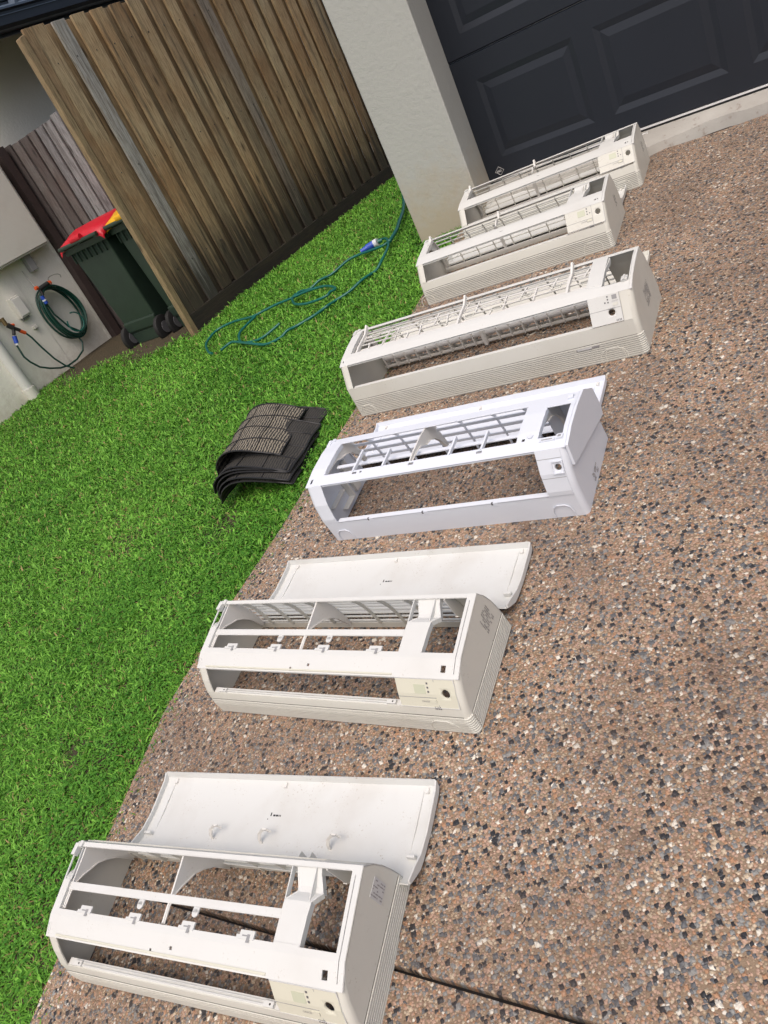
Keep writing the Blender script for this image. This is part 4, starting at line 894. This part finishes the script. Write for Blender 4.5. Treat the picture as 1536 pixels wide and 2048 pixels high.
specA = dict(mats=('cream_plastic', 'white_plastic', 'yellowed_plastic'), lip=.0115, lipz=.077, top=.048, apex=(.238, .168), outlet=(-.364, .240), ribs=8, side_ribs=True, rails=True, bead=True,
    openings=[(-.377, .239, .101, .229), (.297, .378, .100, .229)], cuts=[(.2389, .2971, .103, .229), (-.3955, -.3769, .160, .229)], left=PAL, slots=[(.3858, .3874, .058, .222), (-.0155, -.0085, .063, .069), (.354, .366, .060, .074), (-.396, -.388, .058, .073), (-.070, -.064, .055, .060)],
    post=[(.239, .297, .101, .1515), (.240, .299, .150, .1575), (.241, .301, .172, .1595), (.249, .307, .180, .156), (.257, .314, .190, .150), (.256, .311, .200, .151), (.252, .306, .220, .159), (.251, .306, .237, .166)],
    bars=[(-.377, .242, .141, .157, -.004)], tabs=(-.134, .025), hooks=[(-.313, -.270), (-.157, -.116), (-.003, .038), (.150, .192)],
    grille=(-.396, .296), slats=8, verts=(-.335, -.258, -.183, -.108, .045, .121, .197), arches=[(-.055, .004, archA), (-.372, .003, archA), (.318, .003, archA[6:])],
    disp=(.241, .386, .0475, .0135), hole=(.361, .50, .0105), lines=[(.338, 0, .338, 1), (.242, .36, .337, .36)], border=True,
    decals=[('display_window', .286, .314, .50, .80, 'lcd'), ('indicator_light', .3185, .3225, .82, .88, 'dark_grey'), ('indicator_light', .3185, .3225, .68, .74, 'dark_grey'), ('indicator_light', .3185, .3225, .54, .60, 'dark_grey'), ('button', .319, .3355, .18, .30, 'yellowed_plastic', .0016)],
    texts=[('ON/OFF', .298, .19, .0065)], vent=(.326, -.06, .04), sticker=(.200, .236, .088, .128), sticker_paper=True, arcs=((.325, .035),), extra=extraA)
G12 = 'ivory air conditioner casings lying along the driveway'
M = {'u2': ((-1.25417, .81287, -1.21154), ((0.99879, 0.04659, 0.01555), (-0.04869, 0.98086, 0.18851), (-0.00647, -0.18904, 0.98195))),
     'u1': ((-1.25357, .20186, -1.33645), ((0.98763, 0.153, 0.03422), (-0.15664, 0.97202, 0.17504), (-0.00648, -0.17823, 0.98397))),
     'u6': ((-1.42568, 2.74676, -.93136), ((0.99469, 0.1017, 0.01598), (-0.10274, 0.99052, 0.09115), (-0.00656, -0.09231, 0.99571))),
     'u7': ((-1.43788, 3.25709, -.88612), ((0.99291, 0.11804, 0.01412), (-0.1187, 0.99094, 0.06288), (-0.00657, -0.06411, 0.99792))),
     'u3': ((-1.26628, 2.01358, -1.01656), ((0.9969, 0.07704, 0.01608), (-0.07843, 0.98947, 0.12166), (-0.00653, -0.12254, 0.99244))),
     'uw': ((-1.16378, 1.40015, -1.10719), ((0.99762, 0.06689, 0.01699), (-0.0687, 0.9858, 0.15321), (-0.00651, -0.15401, 0.98805)))}
def norm_basis(k):
    o, rr = M[k]; ex = Vector(rr[0]).normalized(); n = Vector(rr[2]); n = (n-ex*n.dot(ex)).normalized(); return basis(o, (ex, n.cross(ex), n))
u1 = casing('nearest ivory casing with ribbed side and a printed grey label, straddling the driveway joint', norm_basis('u1'), PA, .798, specA, G12)
sA2 = dict(specA); sA2['sticker'] = (.190, .240, .080, .132); sA2['sticker_paper'] = False
u2 = casing('ivory casing second from the front, with handwriting-like black print on its ribbed end', norm_basis('u2'), PA, .798, sA2, G12)
# ---- smaller far casings (model D)
archD = [(.13, .160), (.17, .165), (.195, .155), (.215, .142), (.235, .125), (.255, .10), (.268, .07), (.276, .03)]
def extraD(root, P, h, body, frame, disp):
    for xx in (-.372, -.052):                                # peaked brackets standing above the opening
        b_ = MB(); b_.plate([(.215, .176), (.232, .198), (.243, .180)], xx-.004, xx+.004, 'grey_plastic'); b_.build('bracket', root)
        b_ = MB(); b_.plate([(.150, .170), (.18, .182), (.20, .178), (.19, .168)], xx-.002, xx+.002, 'grey_plastic'); b_.build('bracket', root)
    b_ = MB()                                                # inner back rail seen through the outlet
    b_.box(-.385, .32, .262, .266, .022, .030, 'grey_plastic'); b_.box(-.385, .32, .250, .262, .0, .004, 'grey_plastic')
    b_.box(-.30, .24, .150, .156, .140, .148, frame)
    b_.build('inner_rail', root)
specD = dict(specA); specD.update(mats=('cream_plastic', 'white_plastic', 'cream_plastic'), lip=.016, lipz=.092, top=.057, apex=(.24, .180), outlet=(-.366, .250), ribs=9, side_ribs=False, rails=False, bead=False,
    openings=[(-.365, .252, .118, .233), (.312, .386, .122, .233)], cuts=[(.2519, .3121, .124, .233)], left=PD, slots=[(.3895, .3908, .066, .225), (.362, .368, .076, .084), (.372, .376, .077, .083), (-.02, -.006, .088, .091)],
    post=[(.251, .312, .119, .1695), (.254, .314, .150, .173), (.258, .316, .180, .172), (.262, .318, .200, .168), (.266, .321, .216, .170), (.264, .320, .238, .179)],
    bars=[(-.365, .252, .128, .133, -.008)], tabs=(), hooks=(), grille=(-.39, .30), slats=7, verts=(-.371, -.297, -.218, -.140, -.060, .02, .098, .176, .25), arches=[(-.378, .003, archD), (.30, .003, archD), (-.10, .012, [(.262, .13), (.27, .10), (.276, .06), (.283, .02)])],
    disp=(.251, .392, .0565, .019), hole=(.371, .60, .0105), lines=[(.350, 0, .350, 1), (.252, .36, .349, .36)],
    decals=[('display_window', .297, .325, .58, .88, 'lcd'), ('indicator_light', .3305, .3345, .86, .92, 'dark_grey'), ('indicator_light', .3305, .3345, .72, .78, 'dark_grey'), ('indicator_light', .3305, .3345, .58, .64, 'dark_grey'), ('indicator_light', .341, .3445, .62, .67, 'dark_grey'), ('button', .329, .3465, .22, .34, 'yellowed_plastic', .0016), ('button_rim', .3275, .348, .20, .36, 'mid_grey', .0002)],
    texts=[('ON/OFF', .306, .24, .006)], vent=(.334, -.10, .02), sticker=(.185, .215, .07, .12), sticker_paper=False, arcs=((.325, .035), (-.385, .03)), extra=extraD)
specD['slots'].append((-.395, -.390, .085, .094))
u6 = casing('small ivory casing second from the garage door, display panel on its right end', norm_basis('u6'), PD, .798, specD, G12)
G7 = 'small ivory casing nearest the garage door, touching the pier'
u7 = copy_tree(u6, norm_basis('u7'), G7)
# ---- long casing (model B)
def extraB(root, P, h, body, frame, disp):
    b_ = MB(); zr = lambda y, d=.013: P.at(P.sy(y))[1]-d
    for (y, wd, dd, mt) in ((.112, .004, .010, 'grey_plastic'), (.128, .010, .016, 'grey_plastic'), (.150, .004, .012, 'grey_plastic'), (.172, .004, .012, 'grey_plastic'), (.196, .009, .014, 'grey_plastic'), (.214, .004, .010, 'grey_plastic')):
        b_.box(-.485, .384, y-wd/2, y+wd/2, zr(y, dd)-.003, zr(y, dd), mt)
    rr = random.Random(4)
    for k in range(17):
        xx = -.47+k*.052; ya, yb = rr.choice(((.10, .15), (.128, .196), (.15, .214), (.112, .196), (.172, .23)))
        b_.bar((xx, ya, zr(ya)), (xx+rr.choice((0, .012, -.01)), yb, zr(yb)), .004, .006, 'grey_plastic')
    for k in range(9):
        xx = -.43+k*.098; yc = rr.choice((.14, .16, .185)); z_ = zr(yc, .009)
        b_.box(xx, xx+.035, yc-.008, yc-.005, z_-.002, z_+.001, 'cream_plastic'); b_.box(xx, xx+.035, yc+.006, yc+.009, z_-.002, z_+.001, 'cream_plastic'); b_.box(xx, xx+.003, yc-.005, yc+.006, z_-.002, z_+.001, 'cream_plastic'); b_.box(xx+.032, xx+.035, yc-.005, yc+.006, z_-.002, z_+.001, 'cream_plastic')
    b_.build('filter_lattice', root)
    for xx in (-.465, -.055, .32):
        b_ = MB(); b_.plate([(.096, .200), (.13, .206), (.20, .211), (.236, .228), (.243, .212), (.215, .203), (.16, .199), (.10, .190)], xx-.0035, xx+.0035, 'grey_plastic'); b_.build('lattice_rib', root)
    b_ = MB(); b_.tube([(-.495, .283, .058), (.40, .283, .058)], .017, 'seal_metal', 16)  # added tube standing in for the curved edge of the cover behind
    b_.build('added_rear_cover_edge', root, smooth=50)
    b_ = MB(); b_.box(-.51, .42, .272, .276, .018, .026, 'grey_plastic')
    for k in range(19): xx = -.495+k*.0475; b_.box(xx-.0014, xx+.0014, .262, .298, .018, .082, 'grey_plastic')
    b_.box(-.08, -.068, .258, .30, .014, .09, 'grey_plastic'); b_.build('added_rear_comb', root)
    b_ = MB(); b_.box(.488, .506, .076, .098, .196, .208, frame); b_.box(.494, .500, .074, .100, .208, .211, frame); b_.build('hinge_block', root, bevel=.001)
specB = dict(mats=('cream_plastic', 'white_plastic', 'white_plastic'), lip=.008, lipz=.117, top=.046, apex=(.24, .213), outlet=(-.486, .390), ribs=10, side_ribs=False,
    openings=[(-.485, .384, .098, .229), (.431, .508, .080, .229)], slots=[(-.512, -.506, .062, .070), (.5115, .513, .058, .225)], post=[(.384, .431, .090, .2035), (.386, .431, .12, .2075), (.389, .431, .16, .2115), (.391, .432, .19, .209), (.393, .432, .215, .205), (.393, .433, .238, .212)],
    grille=(-.515, .41), slats=9, verts=[-.46+.085*k for k in range(11)], arches=[(-.49, .003, [(.12, .195), (.17, .2), (.21, .18), (.235, .16), (.255, .12), (.27, .07), (.285, .03)])],
    disp=(.391, .482, .046, .0085), hole=(.453, .37, .0105), lines=[(.391, .50, .481, .50), (.4825, 0, .4825, 1)],
    decals=[('display_window', .461, .475, .80, .95, 'mid_grey'), ('indicator_light', .4465, .4505, .90, .95, 'dark_grey'), ('indicator_light', .4465, .4505, .80, .85, 'dark_grey'), ('indicator_light', .4465, .4505, .70, .75, 'dark_grey'), ('indicator_light', .4375, .4415, .71, .76, 'dark_grey'), ('button', .461, .475, .58, .68, 'cream_plastic', .0016)],
    texts=[('ON/OFF', .459, .71, .0052)], vent=(.463, .03, .10), sticker=(.13, .20, .07, .13), sticker_paper=False, arcs=((.425, .038), (.428, .028), (-.47, .03), (-.468, .022)), extra=extraB)
u3 = casing('longest cream casing with finely ribbed front and open lattice, third from the garage', norm_basis('u3'), PB, 1.040, specB, G12)
b_ = MB(); b_.bar((.322, -.0002, .061), (.392, -.0002, .061), .0006, .006, 'grey_ink', up=(0, 0, 1)); b_.box(.326, .37, -.002, -.0012, .0585, .0635, 'sticker'); b_.build('front_badge', u3)
# ---- bluish white casing (model C)
def extraC(root, P, h, body, frame, disp):
    for (xx, yb) in ((-.236, .150), (-.134, .135), (.078, .135), (.173, .135)):
        b_ = MB(); b_.bar((xx, .068, .199), (xx+.002, yb, P.at(P.sy(yb))[1]-.001), .006, .010, body); b_.build('guide_finger', root, bevel=.0008)
    b_ = MB()
    for (y, z, wd) in ((.243, .176, .009), (.252, .150, .009), (.262, .118, .008), (.268, .086, .007)):
        b_.box(-.345, .268, y-.002, y+.002, z-wd/2, z+wd/2, body)
    b_.build('rear_rail', root)
    b_ = MB()                                                # moulded ribs inside the left end
    b_.box(-.397, -.375, .10, .16, .03, .034, 'grey_plastic'); b_.box(-.397, -.372, .155, .159, .03, .12, 'grey_plastic'); b_.box(-.397, -.378, .06, .14, .075, .079, 'grey_plastic'); b_.box(-.397, -.37, .03, .055, .0, .03, 'grey_plastic'); b_.box(-.397, -.385, .19, .22, .02, .13, 'grey_plastic')
    b_.build('inner_rib', root, bevel=.001)
    for xx in (-.227, -.043, .169):
        b_ = MB(); b_.box(xx-.004, xx+.012, -.001, .006, .066, .0765, body); b_.box(xx-.006, xx-.001, -.0012, .004, .070, .0768, 'dark_grey'); b_.build('catch', root)
    b_ = MB(); b_.box(.333, .372, .058, .066, .196, .2035, frame); b_.box(.338, .366, .0605, .0635, .2035, .2045, 'mid_grey'); b_.build('latch', root, bevel=.0008)
    b_ = MB(); b_.box(.376, .392, .060, .074, .198, .206, frame); b_.box(.380, .388, .063, .070, .206, .2066, 'mid_grey'); b_.build('latch', root, bevel=.0008)
    b_ = MB(); b_.box(.376, .39, .205, .22, .196, .206, frame); b_.build('lug', root, bevel=.0008)
    b_ = MB(); b_.tube([(.305, .083, .203), (.305, .083, .2062)], .007, frame, 14); b_.build('screw_boss', root, smooth=40)
specC = dict(mats=('blue_white_plastic', 'blue_white_plastic', 'blue_white_plastic'), lip=0, lipz=.0765, top=.034, apex=(.235, .196), outlet=(-.342, .323), ribs=0, side_ribs=False, wedge=True,
    openings=[(-.343, .269, .072, .208), (.326, .388, .074, .188)], slots=[(-.238, -.222, .059, .066), (-.212, -.204, .060, .066), (-.048, -.030, .058, .066), (.160, .176, .058, .066), (.283, .291, .072, .080), (-.388, -.380, .046, .062)], catches=(),
    grille=(-.342, .268), slats=1, verts=(-.282, -.180, -.067, .036, .141, .232), baywall=True, kick=.03,
    arches=[(-.348, .004, [(.075, .190), (.12, .190), (.15, .186), (.175, .172), (.20, .165), (.225, .15), (.245, .12), (.255, .08)]), (-.050, .004, [(.075, .190), (.12, .190), (.15, .184), (.175, .165), (.20, .160), (.225, .145), (.245, .115), (.255, .08)]), (.318, .003, [(.12, .190), (.15, .186), (.175, .172), (.20, .165), (.225, .15), (.245, .12), (.255, .08)])],
    bars=[(-.343, .269, .128, .140, -.030)], greyrib=True, gm='blue_white_plastic',
    disp=(.3235, .386, .0335, .0001), hole=(.372, .63, .0090), lines=[(.324, .42, .386, .42), (.324, .82, .386, .82)],
    decals=[('sensor_bezel', .357, .3595, .51, .76, 'blue_white_plastic', .004), ('sensor_bezel', .3845, .3865, .51, .76, 'blue_white_plastic', .004), ('sensor_bezel', .3598, .3842, .51, .53, 'blue_white_plastic', .004), ('sensor_bezel', .3598, .3842, .74, .76, 'blue_white_plastic', .004)],
    vent=(.2, .5, .50001), sticker=(.096, .150, .012, .040), sticker_paper=False, arcs=((.34, .026), (-.345, .026)), extra=extraC)
specC['disp'] = (.3235, .3865, .0338, .006); specC['disp_z'] = .0768
uw = casing('bluish white glossy casing with plain unribbed sides, between the ivory and the longest casings', norm_basis('uw'), PC, .80, specC, G12)
for k in kids(uw):
    if k.name.startswith('display_panel'):
        for c in kids(k):
            if c.name.startswith('vent_slots'): bpy.data.objects.remove(c)

# ================= LOOSE FRONT PANELS =================
GP = 'loose front covers lying behind their casings'
def panel(label, mtx, W, D, mt, hooks=(), tabs=True, lugs=True, print_=True, near=.034):
    """lies face down: far edge at y=0, near edge at y=-D; the concave inside faces up"""
    r = empty('loose_cover', mtx, label, 'cover', GP); h = W/2
    Q = [(-D, near), (-D+.012, near*.72), (-D+.035, near*.30), (-D+.055, .006), (-D*.45, .002), (-.02, .004), (-.006, .008), (0, .022)]
    b_ = MB(); rows = [(-h, h, y, z+.003) for y, z in Q]; b_.ribbon(rows, .003, mt); b_.build('shell', r, smooth=25)
    b_ = MB()
    for s_ in (-1, 1):
        x0, x1 = (h, h+.004) if s_ > 0 else (-h-.004, -h)
        poly = [(y, z) for y, z in Q]+[(0, .026), (-.02, .020), (-D*.5, .017), (-D+.06, .022), (-D+.03, .034), (-D+.004, near+.008)]
        b_.plate(poly, x0, x1, mt)
        b_.box(s_*(h-.03)-.001, s_*(h-.03)+.001, -D+.06, -.01, .004, .009, mt)
        b_.build('side_rim', r, bevel=.001); b_ = MB()
    if tabs:
        for xx in (-h+.035, 0, h-.02): b_ = MB(); b_.box(xx-.004, xx+.004, -.022, -.010, .004, .014, 'grey_plastic'); b_.build('clip', r, bevel=.001)
        for xx in (h-.02, -h+.02): b_ = MB(); b_.box(xx-.01, xx+.01, -D+.052, -D+.058, .01, .022, mt); b_.build('clip', r, bevel=.001)
    for xx in hooks:
        b_ = MB(); pts = [(xx-.010, -D+.056, .006), (xx-.010, -D+.062, .020), (xx-.004, -D+.070, .032), (xx+.006, -D+.077, .037), (xx+.016, -D+.078, .035), (xx+.020, -D+.077, .026)]
        for a_, c_ in zip(pts[:-1], pts[1:]): b_.bar(a_, c_, .007, .0035, 'grey_plastic', up=(0, 1, 0))
        b_.build('hook', r)
    if lugs:
        b_ = MB(); b_.plate([(-D-.01, .03), (-D+.02, .055), (-D+.036, .05), (-D+.03, .02)], .17*W, .17*W+.003, mt); b_.plate([(-D-.01, .03), (-D+.02, .055), (-D+.036, .05), (-D+.03, .02)], .205*W, .205*W+.003, mt); b_.build('hinge_lug', r)
    if print_:
        b_ = MB(); rr = random.Random(2); 
        for k, (xa, xb) in enumerate(((-.0, .003), (.008, .014), (.016, .022), (.024, .026), (.028, .030))): b_.box(xa-.02, xb-.02, -D*.42, -D*.42+(.004 if k else .008), .0052, .0056, 'ink')
        b_.box(-.026, -.024, -D*.42-.008, -D*.42-.006, .0052, .0056, 'ink'); b_.build('printed_mark', r)
    return r
def pm(x, y, yaw, lift=0.0, roll=0): return on_drive(x, y, R(yaw), lift) @ Matrix.Rotation(R(roll), 4, 'X')
panel('white front cover with three inner hooks, behind the nearest casing', pm(-1.300, .655, 8.3, .003), .795, .205, 'dusty_white_plastic', hooks=(-.155, -.005, .185))
panel('dusty white front cover without hooks, behind the second ivory casing', pm(-1.282, 1.298, 3.3, .003), .795, .205, 'dusty_white_plastic', lugs=False)
panel('bluish white front cover seen through the bluish white casing', pm(-1.245, 1.912, 4.2, .003), .80, .225, 'blue_white_plastic', lugs=False, print_=False, near=.03)
panel('cream front cover mostly hidden behind the longest casing', pm(-1.372, 2.575, 6, .004), 1.02, .21, 'cream_plastic', lugs=False, tabs=False, print_=False, near=.014)
panel('cream front cover whose rim shows between the two casings nearest the garage', pm(-1.500, 3.260, 7, .004), .79, .205, 'dusty_white_plastic', lugs=False, print_=False, near=.014)
panel('cream front cover wedged between the last casing and the garage door', pm(-1.515, 3.755, 7, .034, 9), .79, .18, 'dusty_white_plastic', lugs=False, print_=False, near=.012)
